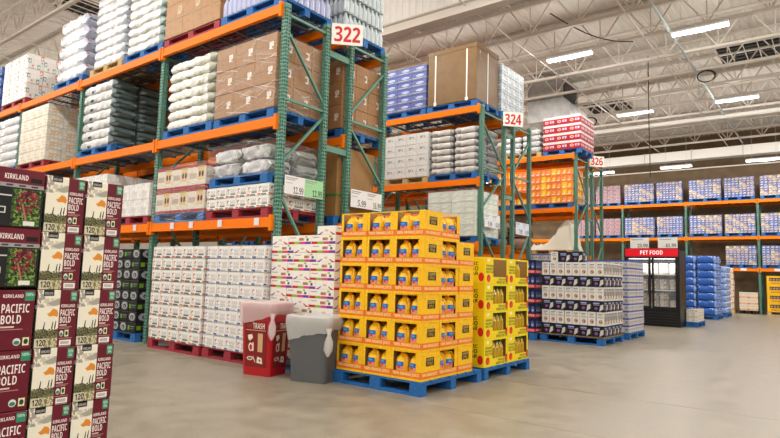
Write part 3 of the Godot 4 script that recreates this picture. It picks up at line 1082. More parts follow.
func materials() -> void:
	M.green = flat(Color(0.35, 0.54, 0.47), 0.5)
	M.orange = flat(Color(0.94, 0.47, 0.0), 0.55, 0.0, 0.3)
	M.wire = flat(Color(0.42, 0.41, 0.4), 0.5, 0.4)
	M.joist = flat(Color(0.82, 0.79, 0.75), 0.6)
	M.lampbody = flat(Color(0.9, 0.9, 0.9), 0.5)
	M.glow = flat(Color(1, 1, 1), 0.5)
	M.glow.emission_enabled = true
	M.glow.emission = Color(0.98, 0.98, 1.0)
	M.glow.emission_energy_multiplier = 2.2
	M.bluewood = noisy(Color(0.05, 0.32, 0.58), Color(0.1, 0.43, 0.7), 0.05, 2.0, 0.7)
	M.redwood = noisy(Color(0.5, 0.1, 0.16), Color(0.66, 0.18, 0.24), 0.05, 2.0, 0.7)
	M.wood = noisy(Color(0.66, 0.54, 0.36), Color(0.8, 0.68, 0.48), 0.05, 2.0, 0.8)
	M.board = flat(Color(0.58, 0.44, 0.24), 0.85)
	M.paper = flat(Color(0.93, 0.92, 0.9), 0.7)
	M.black = flat(Color(0.05, 0.05, 0.055), 0.4)
	M.duct = noisy(Color(0.6, 0.6, 0.6), Color(0.7, 0.7, 0.69), 0.02, 0.6, 0.4, 3, 0.7)
	M.white = flat(Color(0.93, 0.92, 0.9), 0.5)
	M.dark = flat(Color(0.1, 0.1, 0.11), 0.6)
	M.cable = flat(Color(0.06, 0.06, 0.06), 0.6)
	M.conduit = flat(Color(0.62, 0.68, 0.68), 0.35, 0.6)
	# stretch film
	var im := sheet(256, 256, Color(1, 1, 1, 0.05))
	for k in 46:
		var x := rng.randf() * 256
		var y := rng.randf() * 256
		var dx := rng.randf_range(-1.0, 1.0)
		var dy := rng.randf_range(-0.35, 0.35)
		var al := rng.randf_range(0.15, 0.55)
		for s in 70 + rng.randi() % 120:
			x += dx
			y += dy + rng.randf_range(-0.2, 0.2)
			for e in 1 + rng.randi() % 2:
				var px := int(x) & 255
				var py := (int(y) + e) & 255
				im.set_pixel(px, py, Color(1, 1, 1, maxf(al, im.get_pixel(px, py).a)))
	M.film = printed(im, 0.3, 0.6)
	M.film.transparency = BaseMaterial3D.TRANSPARENCY_ALPHA
	M.juice = printed(juice_print(), 0.55)
	M.mango = printed(mango_print(), 0.55)
	M.orange_juice = flat(Color(0.97, 0.74, 0.08), 0.35)
	M.orange_cap = flat(Color(0.93, 0.5, 0.08), 0.45)
	M.nectar = flat(Color(0.75, 0.6, 0.1), 0.2)
	M.greencap = flat(Color(0.2, 0.5, 0.2), 0.4)
	var jl := sheet(64, 64, Color(0.13, 0.42, 0.75))
	rect(jl, 0, 36, 64, 28, Color(0.88, 0.55, 0.5))
	disc(jl, 32, 42, 12, 10, Color(0.85, 0.2, 0.15))
	disc(jl, 32, 16, 18, 8, Color(0.3, 0.6, 0.85))
	M.juglabel = printed(jl, 0.4)
	M.liner = flat(Color(0.92, 0.91, 0.9, 0.5), 0.3)
	M.liner.transparency = BaseMaterial3D.TRANSPARENCY_ALPHA
	M.liner_pink = flat(Color(0.95, 0.88, 0.88, 0.5), 0.3)
	M.liner_pink.transparency = BaseMaterial3D.TRANSPARENCY_ALPHA

func building() -> void:
	# floor in slabs with sawn joints
	var conc := FastNoiseLite.new()
	conc.seed = 3
	conc.frequency = 0.012
	conc.fractal_octaves = 6
	var src := conc.get_seamless_image(1024, 1024)
	var fine := FastNoiseLite.new()
	fine.seed = 8
	fine.frequency = 0.25
	var fs := fine.get_seamless_image(1024, 1024)
	var im := Image.create_empty(1024, 1024, false, Image.FORMAT_RGB8)
	var ro := Image.create_empty(1024, 1024, false, Image.FORMAT_RGB8)
	for y in 1024:
		for x in 1024:
			var a := src.get_pixel(x, y).r
			var b := fs.get_pixel(x, y).r
			var k := 0.87 + 0.18 * a + 0.22 * (b - 0.5)
			if b > 0.8:
				k *= 0.8
			im.set_pixel(x, y, Color(0.57 * k, 0.535 * k, 0.47 * k))
			var r := 0.3 + 0.16 * a
			ro.set_pixel(x, y, Color(r, r, r))
	var fm := StandardMaterial3D.new()
	fm.albedo_texture = ImageTexture.create_from_image(im)
	fm.roughness_texture = ImageTexture.create_from_image(ro)
	fm.roughness = 1.0
	fm.metallic_specular = 0.5
	fm.uv1_triplanar = true
	fm.uv1_world_triplanar = true
	fm.uv1_scale = Vector3.ONE * 0.24
	var base := struct("floor", box_mesh(Vector3(46, 0.2, 46)), flat(Color(0.33, 0.31, 0.28), 0.9), Vector3(-11, -0.104, -9))
	var zs := [14.0, 9.0, 4.0, -1.2, -4.66, -6.36, -12.0, -17.4, -23.0, -32.0]
	var xs := [-34.0, -26.0, -19.0, -13.0, -7.0, -0.4, 6.0, 12.0]
	for i in zs.size() - 1:
		for k in xs.size() - 1:
			var w: float = xs[k + 1] - xs[k] - 0.006
			var d: float = zs[i] - zs[i + 1] - 0.006
			part("slab", box_mesh(Vector3(w, 0.006, d)), fm, base, Vector3((xs[k] + xs[k + 1]) / 2 + 11, 0.101, (zs[i] + zs[i + 1]) / 2 + 9))
	# roof deck: ribbed sheet, ribs along z
	var st := st_new()
	var x := -34.0
	while x < 12.0:
		quad(st, Vector3(x, ROOF, 14), Vector3(x + 0.09, ROOF, 14), Vector3(x + 0.09, ROOF, -32), Vector3(x, ROOF, -32), Vector3.DOWN)
		quad(st, Vector3(x + 0.09, ROOF, 14), Vector3(x + 0.11, ROOF + 0.018, 14), Vector3(x + 0.11, ROOF + 0.018, -32), Vector3(x + 0.09, ROOF, -32), Vector3(-1, -1, 0))
		quad(st, Vector3(x + 0.11, ROOF + 0.018, 14), Vector3(x + 0.18, ROOF + 0.018, 14), Vector3(x + 0.18, ROOF + 0.018, -32), Vector3(x + 0.11, ROOF + 0.018, -32), Vector3.DOWN)
		quad(st, Vector3(x + 0.18, ROOF + 0.018, 14), Vector3(x + 0.2, ROOF, 14), Vector3(x + 0.2, ROOF, -32), Vector3(x + 0.18, ROOF + 0.018, -32), Vector3(1, -1, 0))
		x += 0.2
	add_box(st, Vector3(-11, ROOF + 0.2, -9), Vector3(46, 0.2, 46))
	var ceil := struct("ceiling", st.commit(), flat(Color(0.86, 0.84, 0.81), 0.8))
	# walls
	var wallm := noisy(Color(0.46, 0.38, 0.29), Color(0.52, 0.44, 0.34), 0.02, 0.3, 0.85)
	var pale := noisy(Color(0.68, 0.65, 0.6), Color(0.73, 0.7, 0.65), 0.02, 0.3, 0.85)
	struct("wall_back", box_mesh(Vector3(46, 8.6, 0.3)), wallm, Vector3(-11, 4.2, -30.6))
	struct("wall_left", box_mesh(Vector3(0.3, 8.6, 46)), pale, Vector3(-34.1, 4.2, -9))
	struct("wall_right", box_mesh(Vector3(0.3, 8.6, 46)), pale, Vector3(12.1, 4.2, -9))
	struct("wall_front", box_mesh(Vector3(46, 8.6, 0.3)), pale, Vector3(-11, 4.2, 14.1))
	# joists
	var z := 11.0
	var nth := 24
	for zz in [10.36, 8.76, 7.16, 5.56, 3.96, 2.36, 0.76, -0.84, -2.44, -4.04, -5.64, -7.24, -8.84, -11.68, -13.24, -14.84, -16.5, -18.12, -19.65, -21.25, -22.85, -24.45, -26.05, -27.65]:
		nth -= 1
		joist(zz, -33.9, 11.9, ORD[nth] if nth < 15 else ["sixteenth", "seventeenth", "eighteenth", "nineteenth", "twentieth", "twenty first", "twenty second", "twenty third", "twenty fourth"][nth - 15])
	# bridging rods across the joists
	var rod := 0
	for xx in [-30.0, -26.0, -22.0, -17.5, -13.5, -9.2, -6.4, -3.6, -0.6, 3.6, 8.0]:
		var g := st_new()
		add_bar(g, Vector3(0, 7.3, 13.9), Vector3(0, 7.3, -30.4), 0.03, 0.03)
		var b := thing("bridging_rod", "thin steel bridging rods across the roof joists, %s pair from left" % ORD[rod], "steel rod", "bridging rods across the roof joists", Vector3(xx, 0, 0))
		rod += 1
		part("lower_rod", g.commit(), M.joist, b)
		g = st_new()
		add_bar(g, Vector3(0, ROOF - 0.12, 13.9), Vector3(0, ROOF - 0.12, -30.4), 0.03, 0.03)
		part("upper_rod", g.commit(), M.joist, b)
	# girder with the white ribbed curtain above it
	var t := thing("draft_curtain", "white ribbed metal draft curtain above a beige girder", "curtain wall", "", Vector3(-11, 0, -10.9))
	st = st_new()
	x = -22.8
	while x < 22.8:
		add_box(st, Vector3(x + 0.05, 7.83, 0), Vector3(0.1, 0.9, 0.03))
		add_box(st, Vector3(x + 0.15, 7.83, 0.02), Vector3(0.1, 0.9, 0.03))
		x += 0.2
	part("ribbed_sheet", st.commit(), M.white, t)
	st = st_new()
	add_box(st, Vector3(0, 7.36, 0.02), Vector3(45.6, 0.03, 0.22))
	add_box(st, Vector3(0, 7.24, 0.02), Vector3(45.6, 0.24, 0.03))
	add_box(st, Vector3(0, 7.12, 0.02), Vector3(45.6, 0.03, 0.22))
	part("girder", st.commit(), M.joist, t)
	# roof vents: dark louvred openings with a bar grid
	var vents := [[-2.65, 0.6, -19.0, -20.8, "right of the strip lights"], [-7.9, -7.15, -22.5, -24.2, "above the red cartons"], [-7.0, -6.25, -22.5, -24.2, "beside the lamp column"], [-16.6, -15.3, -6.2, -7.3, "above the upper left goods"]]
	for v in vents:
		var c := Vector3((v[0] + v[1]) / 2, ROOF - 0.03, (v[2] + v[3]) / 2)
		var w: float = v[1] - v[0]
		var d: float = v[2] - v[3]
		var o := thing("roof_vent", "dark louvred roof vent with a bar grid, %s" % v[4], "roof vent", "", c)
		part("opening", box_mesh(Vector3(w, 0.02, d)), flat(Color(0.2, 0.19, 0.18), 0.8), o, Vector3(0, 0.015, 0))
		for s in [-1, 1]:
			part("frame_rail", box_mesh(Vector3(w, 0.06, 0.05)), M.joist, o, Vector3(0, -0.02, s * d / 2))
			part("frame_rail", box_mesh(Vector3(0.05, 0.06, d)), M.joist, o, Vector3(s * w / 2, -0.02, 0))
		for k in 5:
			part("louvre", box_mesh(Vector3(w, 0.012, 0.06)), M.dark, o, Vector3(0, -0.01, -d / 2 + d * (k + 1) / 6), Vector3(0.5, 0, 0))
		var n := int(w / 0.38)
		for k in n:
			part("grid_bar", box_mesh(Vector3(0.022, 0.022, d)), M.joist, o, Vector3(-w / 2 + w * (k + 1) / (n + 1), -0.05, 0))
	# long white duct in front of the far wall and a thin pipe before it
	st = st_new()
	add_box(st, Vector3(0, 0, 0), Vector3(40, 0.42, 0.5))
	var du := thing("air_duct", "long white rectangular air duct along the brown wall", "air duct", "", Vector3(-12, 7.0, -28.9))
	part("duct_run", st.commit(), M.white, du)
	for k in 20:
		part("seam_flange", box_mesh(Vector3(0.04, 0.48, 0.56)), M.joist, du, Vector3(-19 + k * 2, 0, 0))
	st = st_new()
	add_tube(st, [Vector3(-20, 0, 0), Vector3(20, 0, 0)], 0.075, 10)
	solo("white_pipe", st.commit(), M.white, Vector3(-12, 7.2, -23.3), 0, "long thin white pipe hung below the joists", "pipe")
	st = st_new()
	add_tube(st, [Vector3(-20, 0, 0), Vector3(20, 0, 0)], 0.03, 8)
	solo("sprinkler_pipe", st.commit(), M.joist, Vector3(-12, 6.3, -28.4), 0, "thin grey sprinkler pipe below the white duct", "pipe")
	# conduit
	st = st_new()
	add_tube(st, [Vector3(0, 0, 12), Vector3(0, 0, -28.4)], 0.03, 8)
	solo("conduit", st.commit(), M.conduit, Vector3(-2.98, 7.25, 0), 0, "thin bluish steel conduit linking the strip lights", "conduit")
	# hanging unit
	var hv := thing("air_handler", "grey sheet metal air handler hanging behind the racks", "air handler", "", Vector3(-7.55, 6.55, -19.2))
	st = st_new()
	var P := [[-0.75, 0.0], [0.75, 0.0], [0.75, 0.5], [0.45, 0.78], [0.45, 1.5], [-0.75, 1.5]]
	for i in P.size():
		var a: Array = P[i]
		var b: Array = P[(i + 1) % P.size()]
		quad(st, Vector3(a[0], a[1], 0.8), Vector3(b[0], b[1], 0.8), Vector3(b[0], b[1], -0.8), Vector3(a[0], a[1], -0.8), Vector3((a[0] + b[0]) / 2, (a[1] + b[1]) / 2 - 0.75, 0))
	for s in [-0.8, 0.8]:
		for tr in [[0, 1, 2], [0, 2, 3], [0, 3, 4], [0, 4, 5]]:
			tri(st, Vector3(P[tr[0]][0], P[tr[0]][1], s), Vector3(P[tr[1]][0], P[tr[1]][1], s), Vector3(P[tr[2]][0], P[tr[2]][1], s), Vector3(0, 0, s).normalized())
	part("casing", st.commit(), M.duct, hv)
	part("intake_grille", box_mesh(Vector3(0.03, 0.62, 1.2)), M.dark, hv, Vector3(0.46, 1.12, 0))
	part("seam", box_mesh(Vector3(1.22, 0.03, 0.02)), M.conduit, hv, Vector3(-0.14, 0.78, 0.81))
	# cables
	st = st_new()
	add_tube(st, [Vector3(0, 8.26, 0), Vector3(0.0, 6.0, 0), Vector3(0.02, 4.4, 0)], 0.014, 6)
	solo("hanging_cable", st.commit(), M.cable, Vector3(-4.45, 0, -18.8), 0, "thin black cable hanging straight down from the roof", "cable")
	st = st_new()
	var cp := []
	for k in 13:
		var u := k / 12.0
		cp.append(Vector3(u * 1.5, 7.55 - 0.5 * sin(u * PI * 0.5) - 0.1 * sin(u * PI), 0.3 - u * 1.6))
	add_tube(st, cp, 0.014, 6)
	solo("slack_cable", st.commit(), M.cable, Vector3(-5.3, 0.1, -13.3), 0, "slack black cable looping between two roof joists", "cable")
	for p in [[-2.75, 7.1, -18.15, "below the roof vent grid"], [-7.1, 7.1, -21.28, "near the air handler"]]:
		st = st_new()
		for r in 3:
			var ring := []
			for k in 19:
				var a := TAU * k / 18
				ring.append(Vector3(cos(a) * (0.2 + r * 0.015), sin(a) * 0.17, r * 0.03 + cos(a) * 0.06))
			add_tube(st, ring, 0.012, 5)
		solo("cable_coil", st.commit(), M.cable, Vector3(p[0], p[1], p[2]), 0.4, "small coil of cable hung from a joist %s" % p[3], "cable")

func racks() -> void:
	var xa := [-5.8, -8.76, -11.67, -14.6, -17.53, -20.46]
	rack_row(xa, -5.08, -5.87, 4.83, "near rack's front row", [0, 1, 2])
	rack_row(xa, -6.4, -7.24, 4.83, "near rack's rear row", [0, 1, 2], true)
	var xb := [-5.8, -8.73, -11.67, -14.6]
	rack_row(xb, -10.58, -11.6, 4.83, "middle rack's front row", [0, 1, 2])
	rack_row(xb, -12.05, -12.95, 4.83, "middle rack's rear row", [0, 1, 2], true)
	rack_row(xb, -16.14, -17.05, 4.83, "far rack's front row", [0, 1, 2])
	rack_row(xb, -17.5, -18.4, 4.83, "far rack's rear row", [0, 1, 2], true)
	var xw := [0.22, -2.53, -5.28, -8.03, -10.78, -13.53]
	rack_row(xw, -28.65, -29.7, 4.83, "brown wall's rack", [0, 1, 2])
	# row spacers between the two rows of each rack
	for z in [[-5.87, -6.4, "near rack"], [-11.6, -12.05, "middle rack"], [-17.05, -17.5, "far rack"]]:
		for y in [1.2, 3.0, 4.42]:
			solo("row_spacer", box_mesh(Vector3(0.04, 0.09, z[0] - z[1] - 0.08)), M.green, Vector3(-5.8, y, (z[0] + z[1]) / 2), 0, "short green spacer between the %s's end frames, %s one" % [z[2], "lowest" if y < 2 else "middle" if y < 4 else "topmost"], "rack spacer", "row spacers of the %s" % z[2])

func rack_goods() -> void:
	var z := -5.0
	# ---------- near rack, top level
	var y := LV[2] + 0.14
	pallet(-7.16, -5.84, z, LV[2], M.bluewood, "blue pallet under clear bottle bundles on the topmost beam by the 322 sign")
	var water := flat(Color(0.72, 0.74, 0.86), 0.18, 0.0, 0.6)
	pile("bottle_bundle", "clear bottle bundle atop the near rack's front row", "bottle bundle", "bottle bundles on top of the near rack", [bundle_mesh(0.44, 0.3, 0.33, 4, 3)], water, -7.16, y, z, 3, 3, 3, 0.44, 0.31, 0.333, 0.008)
	pallet(-8.69, -7.2, z, LV[2], M.redwood, "red pallet under plain brown cartons on the topmost beam of the near rack")
	var kraft := card(plain_label_print(Color(0.66, 0.5, 0.34), Color(0.76, 0.68, 0.56), 88, 12, 30, 26))
	pile("plain_carton", "plain brown carton on top of the near rack", "carton", "brown cartons on top of the near rack", [carton(0.495, 0.56, 0.5)], kraft, -8.69, y, z, 3, 2, 2, 0.495, 0.56, 0.5)
	pallet(-10.02, -8.75, z, LV[2], M.bluewood, "blue pallet under white and green sacks on the topmost beam")
	var sackw := printed(bag_print(Color(0.88, 0.88, 0.87), [Color(0.7, 0.76, 0.72), Color(0.8, 0.81, 0.82), Color(0.6, 0.64, 0.66)], Color(0.5, 0.58, 0.56), 5), 0.35, 0.5)
	pile("white_sack", "white sack left of plain brown cartons atop near rack", "sack", "white sacks with green ends on the topmost beam", [bag(1.250, 0.169, 0.496, 1, 0.02), bag(1.250, 0.169, 0.496, 2, 0.02)], sackw, -10.02, y, z, 1, 8, 2, 1.26, 0.165, 0.5, 0.008)
	pallet(-11.28, -10.08, z, LV[2], M.wood, "worn wooden pallet under film white sacks on the topmost beam")
	var sackf := printed(bag_print(Color(0.88, 0.88, 0.89), [Color(0.78, 0.8, 0.84), Color(0.84, 0.84, 0.85)], Color(0.8, 0.82, 0.85), 6), 0.3, 0.6)
	pile("milky_sack", "milky white sack on near rack's top, on wooden pallet", "sack", "milky white sacks on the topmost beam", [bag(1.190, 0.179, 0.496, 3, 0.02), bag(1.190, 0.179, 0.496, 4, 0.02)], sackf, -11.28, y, z, 1, 8, 2, 1.2, 0.175, 0.5, 0.008)
	pallet(-12.85, -11.6, z, LV[2], M.bluewood, "blue pallet under white sacks with red and blue ends on the topmost beam")
	var sackr := printed(bag_print(Color(0.93, 0.93, 0.94), [Color(0.82, 0.83, 0.86), Color(0.78, 0.8, 0.84), Color(0.72, 0.4, 0.45), Color(0.45, 0.55, 0.75)], Color(0.72, 0.74, 0.82), 7), 0.3, 0.6)
	var end_im := bag_print(Color(0.85, 0.86, 0.9), [Color(0.7, 0.2, 0.25), Color(0.35, 0.45, 0.7), Color(0.9, 0.9, 0.92)], Color(0.7, 0.45, 0.5), 9)
	pile("tall_white_sack", "white sack with red and blue end atop near rack", "sack", "white sacks with red and blue ends on the topmost beam", [bag(1.234, 0.266, 0.596, 5, 0.02), bag(1.234, 0.266, 0.596, 6, 0.02)], sackr, -12.85, y, z, 1, 5, 1, 1.24, 0.262, 0.6, 0.008)
	pallet(-15.75, -14.35, z, LV[2], M.redwood, "red pallet under white printed cartons on the topmost beam at far left")
	var wprint := mosaic_print(Color(0.9, 0.89, 0.87), [Color(0.88, 0.86, 0.84), Color(0.9, 0.89, 0.87), Color(0.9, 0.89, 0.87), Color(0.9, 0.89, 0.87), Color(0.88, 0.87, 0.87), Color(0.9, 0.89, 0.87), Color(0.85, 0.85, 0.87), Color(0.85, 0.45, 0.3), Color(0.4, 0.6, 0.6)], 5, 3, 33)
	pile("printed_carton", "white carton with colour squares atop near rack's left", "carton", "white printed cartons on the topmost beam", [carton(0.46, 0.34, 0.33)], card(wprint), -15.75, y, z, 3, 3, 3, 0.462, 0.345, 0.333)
	pallet(-17.3, -16.0, z, LV[2], M.bluewood, "blue pallet under blue wrapped packs at the photo's left edge")
	pile("blue_pack", "blue pack on topmost beam at the left edge", "pack", "blue packs at the left edge", [bag(0.63, 0.268, 0.49, 8)], printed(bag_print(Color(0.35, 0.45, 0.72), [Color(0.2, 0.3, 0.6), Color(0.75, 0.8, 0.9), Color(0.3, 0.5, 0.6)], Color(0.25, 0.35, 0.6), 12), 0.4), -17.3, y, z, 2, 4, 2, 0.64, 0.27, 0.5)
	# ---------- near rack, middle level
	y = LV[1] + 0.14
	pallet(-7.2, -5.88, z, LV[1], M.bluewood, "blue pallet under brown cartons with white labels on the middle beam")
	var kraft2 := card(plain_label_print(Color(0.62, 0.46, 0.31), Color(0.9, 0.88, 0.85), 84, 38, 26, 34))
	pile("labelled_carton", "film wrapped labelled brown carton beside near end frame", "carton", "labelled brown cartons on the middle level", [carton(0.44, 0.345, 0.33)], kraft2, -7.2, y, z, 3, 3, 3, 0.44, 0.348, 0.333)
	film(-7.225, -5.875, y - 0.02, y + 1.06, z + 0.025, z - 1.02, "loose clear stretch film round the brown cartons on the middle level", 3)
	pallet(-8.56, -7.26, z, LV[1], M.bluewood, "blue pallet under white sacks with yellow green print on the middle beam")
	var sackg := printed(bag_print(Color(0.92, 0.91, 0.89), [Color(0.74, 0.75, 0.68), Color(0.78, 0.78, 0.76), Color(0.6, 0.56, 0.54), Color(0.66, 0.72, 0.45)], Color(0.68, 0.68, 0.62), 15), 0.4)
	pile("printed_sack", "white and yellow green sack beside labelled brown cartons", "sack", "printed white sacks on the middle level", [bag(1.290, 0.162, 0.496, 11, 0.02), bag(1.290, 0.162, 0.496, 12, 0.02)], sackg, -8.56, y, z, 1, 7, 2, 1.3, 0.158, 0.5, 0.008)
	pallet(-11.54, -10.25, z, LV[1], M.bluewood, "blue pallet under sacks with dark green ends on the middle beam")
	var sackd := printed(bag_print(Color(0.84, 0.84, 0.84), [Color(0.7, 0.72, 0.74), Color(0.62, 0.64, 0.68), Color(0.3, 0.36, 0.4)], Color(0.34, 0.4, 0.4), 17), 0.4)
	pile("dark_end_sack", "grey green ended sack in second bay, middle level", "sack", "sacks with dark green ends on the middle level", [bag(1.270, 0.182, 0.496, 13, 0.02), bag(1.270, 0.182, 0.496, 14, 0.02)], sackd, -11.54, y, z, 1, 7, 2, 1.28, 0.178, 0.5, 0.008)
	pallet(-14.43, -13.05, z, LV[1], M.redwood, "red pallet under white and tan cartons on the middle beam at left")
	var tan := mosaic_print(Color(0.86, 0.84, 0.8), [Color(0.84, 0.82, 0.78), Color(0.86, 0.84, 0.8), Color(0.8, 0.77, 0.72), Color(0.82, 0.7, 0.5)], 4, 3, 41)
	pile("tan_print_carton", "white and tan carton on third bay's middle level", "carton", "white and tan cartons on the middle level", [carton(0.34, 0.24, 0.33)], card(tan), -14.43, y, z, 4, 5, 3, 0.345, 0.242, 0.333)
	pallet(-15.95, -14.68, z, LV[1], M.bluewood, "blue pallet under pale wrapped packs on the middle beam at far left")
	pile("pale_pack", "pale pack on middle level at the left edge", "pack", "pale packs at the left edge", [bag(1.250, 0.204, 0.496, 21, 0.02)], sackf, -15.95, y, z, 1, 6, 2, 1.26, 0.2, 0.5, 0.008)
	# ---------- near rack, lowest level
	y = LV[0] + 0.14
	pallet(-7.26, -5.9, z, LV[0], M.redwood, "dark red pallet under two layers of white cartons on the lowest beam")
	var wo := card(white_box_print(Color(0.85, 0.4, 0.12), [Color(0.35, 0.33, 0.33), Color(0.85, 0.45, 0.2)], Color(0.5, 0.48, 0.46)))
	pile("white_carton", "white carton between stacked red and blue pallets", "carton", "white cartons between two pallets on the lowest level", [carton(0.225, 0.16, 0.33)], wo, -7.26, y, z, 6, 2, 3, 0.227, 0.162, 0.333)
	pallet(-7.22, -5.95, z, y + 0.33, M.bluewood, "blue pallet stacked on the white cartons of the lowest level")
	var grey := printed(bag_print(Color(0.74, 0.74, 0.75), [Color(0.5, 0.5, 0.52), Color(0.86, 0.86, 0.86), Color(0.34, 0.36, 0.35)], Color(0.6, 0.62, 0.6), 19), 0.3, 0.6)
	pile("grey_sack", "grey film wrapped sack above white cartons, lowest near level", "sack", "grey wrapped sacks on the lowest level", [bag(0.634, 0.209, 0.496, 23, 0.03), bag(0.634, 0.209, 0.496, 24, 0.03)], grey, -7.22, y + 0.47, z, 2, 2, 2, 0.64, 0.205, 0.5, 0.008)
	film(-7.24, -5.9, y + 0.44, y + 0.93, z + 0.025, z - 1.02, "shiny clear film over the grey sacks on the lowest level", 12)
	pallet(-8.63, -7.32, z, LV[0], M.bluewood, "blue pallet under red and tan fruit cartons on the lowest beam")
	var ap := sheet(256, 128, Color(0.83, 0.8, 0.74))
	for f in 2:
		rect(ap, f * 128, 0, 128, 12, Color(0.6, 0.14, 0.2))
		rect(ap, f * 128, 96, 128, 12, Color(0.6, 0.14, 0.2))
		rect(ap, f * 128 + 70, 16, 50, 60, Color(0.82, 0.68, 0.5))
		for k in 2:
			disc(ap, f * 128 + 84 + k * 22, 46, 8, 14, Color(0.2, 0.13, 0.12))
		rect(ap, f * 128 + 70, 8, 50, 8, Color(0.6, 0.66, 0.3))
		rect(ap, f * 128 + 6, 40, 54, 26, Color(0.7, 0.62, 0.58))
	pile("fruit_carton", "red and tan fruit carton under film, lowest level", "carton", "fruit cartons on the lowest level", [carton(0.43, 0.36, 0.33)], card(ap), -8.63, y, z, 3, 2, 3, 0.436, 0.365, 0.333)
	film(-8.66, -7.3, y - 0.14, y + 0.76, z + 0.025, z - 1.02, "crumpled clear film over the red and tan fruit cartons", 5)
	pallet(-10.1, -8.84, z, LV[0], M.redwood, "red pallet under film white cartons on the lowest beam, second bay")
	var wf := card(mosaic_print(Color(0.86, 0.85, 0.84), [Color(0.86, 0.85, 0.84), Color(0.88, 0.87, 0.86), Color(0.8, 0.78, 0.78)], 4, 2, 51))
	pile("milky_carton", "milky white carton on lowest beam right of coffee cartons", "carton", "milky white cartons on the lowest level", [carton(0.31, 0.27, 0.33)], wf, -10.1, y, z, 4, 2, 3, 0.314, 0.272, 0.333)
	pallet(-11.55, -10.28, z, LV[0], M.bluewood, "blue pallet under pale cartons on the lowest beam behind the coffee cartons")
	pile("pale_carton", "pale carton on the lowest beam behind the coffee cartons", "carton", "pale cartons behind the coffee", [carton(0.31, 0.27, 0.33)], wf, -11.55, y, z, 4, 3, 3, 0.314, 0.272, 0.333)
	# ---------- near rack, rear row
	z = -6.32
	var bk := [["tall brown carton", 0], ["brown carton", 1]]
	pallet(-7.1, -5.86, z + 0.1, LV[0], M.bluewood, "blue pallet under the tall brown carton in the near rack's rear row")
	var big := card(plain_label_print(Color(0.6, 0.45, 0.26), Color(0.88, 0.86, 0.82), 20, 70, 22, 26, false))
	var tall := solo("tall_carton", carton(1.1, 1.06, 0.86), big, Vector3(-6.42, LV[0] + 0.14, z - 0.38), 0, "tall plain brown carton standing in the near rack's rear row, lowest level", "carton")
	part("strap", box_mesh(Vector3(1.115, 0.03, 0.875)), M.greencap, tall, Vector3(0, 0.32, 0))
	pallet(-7.15, -5.86, z, LV[1], M.bluewood, "blue pallet under brown cartons in the rear row, middle level")
	pile("rear_carton", "labelled brown carton in the near rack's rear row", "carton", "brown cartons in the rear row", [carton(0.42, 0.36, 0.31)], kraft2, -7.13, LV[1] + 0.14, z, 3, 3, 3, 0.42, 0.362, 0.31)
	pallet(-7.16, -5.86, z, LV[2], M.bluewood, "blue pallet under pale bottle bundles behind the 322 sign")
	var pale := flat(Color(0.8, 0.84, 0.86), 0.15, 0.0, 0.7)
	pile("pale_bottle_bundle", "pale clear bottle bundle behind and above the 322 sign", "bottle bundle", "pale bottle bundles behind the 322 sign", [bundle_mesh(0.42, 0.28, 0.32, 4, 3)], pale, -7.12, LV[2] + 0.14, z, 3, 3, 3, 0.42, 0.29, 0.32)
	for b in 3:
		for l in 3:
			var x0: float = -8.73 - b * 2.935
			pallet(x0 - 2.84, x0 - 1.56, z, LV[l], M.bluewood, "blue pallet in the rear row, left half of the %s bay, %s level" % [ORD[b + 1], ["lowest", "middle", "topmost"][l]])
			pallet(x0 - 1.42, x0 - 0.1, z, LV[l], M.bluewood, "blue pallet in the rear row, right half of the %s bay, %s level" % [ORD[b + 1], ["lowest", "middle", "topmost"][l]])
			var big2 := carton(0.6, 0.5, 0.8)
			pile("storage_carton", "shaded brown carton, rear row bay %s left, %s level" % [ORD[b + 1], ["low", "mid", "top"][l]], "carton", "storage cartons in the rear row", [big2], kraft, x0 - 2.82, LV[l] + 0.14, z, 2, 2, 1, 0.605, 0.502, 0.8)
			pile("storage_carton", "shaded brown carton, rear row bay %s right, %s level" % [ORD[b + 1], ["low", "mid", "top"][l]], "carton", "storage cartons in the rear row", [big2], kraft, x0 - 1.36, LV[l] + 0.14, z, 2, 2, 1, 0.605, 0.502, 0.8)
	# ---------- middle rack
	z = -10.5
	y = LV[2] + 0.14
	pallet(-8.4, -7.19, z, LV[2], M.bluewood, "blue pallet under blue tissue packs on top of the middle rack")
	var tis := sheet(256, 128, Color(0.34, 0.38, 0.6))
	for f in 2:
		disc(tis, f * 128 + 70, 40, 34, 18, Color(0.75, 0.8, 0.92))
		text(tis, "Kleenex", f * 128 + 44, 30, 52, 18, Color(0.2, 0.28, 0.6))
		rect(tis, f * 128, 70, 128, 16, Color(0.5, 0.52, 0.5))
		rect(tis, f * 128 + 8, 74, 80, 8, Color(0.75, 0.72, 0.5))
	pile("tissue_pack", "blue tissue pack beside the big brown box", "pack", "blue tissue packs on the middle rack", [carton(0.4, 0.17, 0.33)], card(tis), -8.4, y, z, 3, 6, 3, 0.403, 0.172, 0.333)
	pallet(-7.15, -5.89, z, LV[2], M.bluewood, "blue pallet under the big brown box on top of the middle rack")
	var crate := solo("big_box", carton(1.24, 1.24, 1.0, 0.012), card(plain_label_print(Color(0.47, 0.36, 0.23), Color(0.82, 0.8, 0.74), 16, 10, 12, 8, false)), Vector3(-6.52, y, z - 0.5), 0, "big plain brown box with white straps on top of the middle rack", "box")
	for x in [-0.42, 0.38]:
		part("strap", box_mesh(Vector3(0.03, 1.245, 1.008)), M.paper, crate, Vector3(x, 0.622, 0))
		part("corner_guard", box_mesh(Vector3(0.07, 0.07, 1.01)), M.paper, crate, Vector3(x, 0.04, 0))
	part("strap", box_mesh(Vector3(1.248, 1.245, 0.03)), M.paper, crate, Vector3(0, 0.622, 0.0))
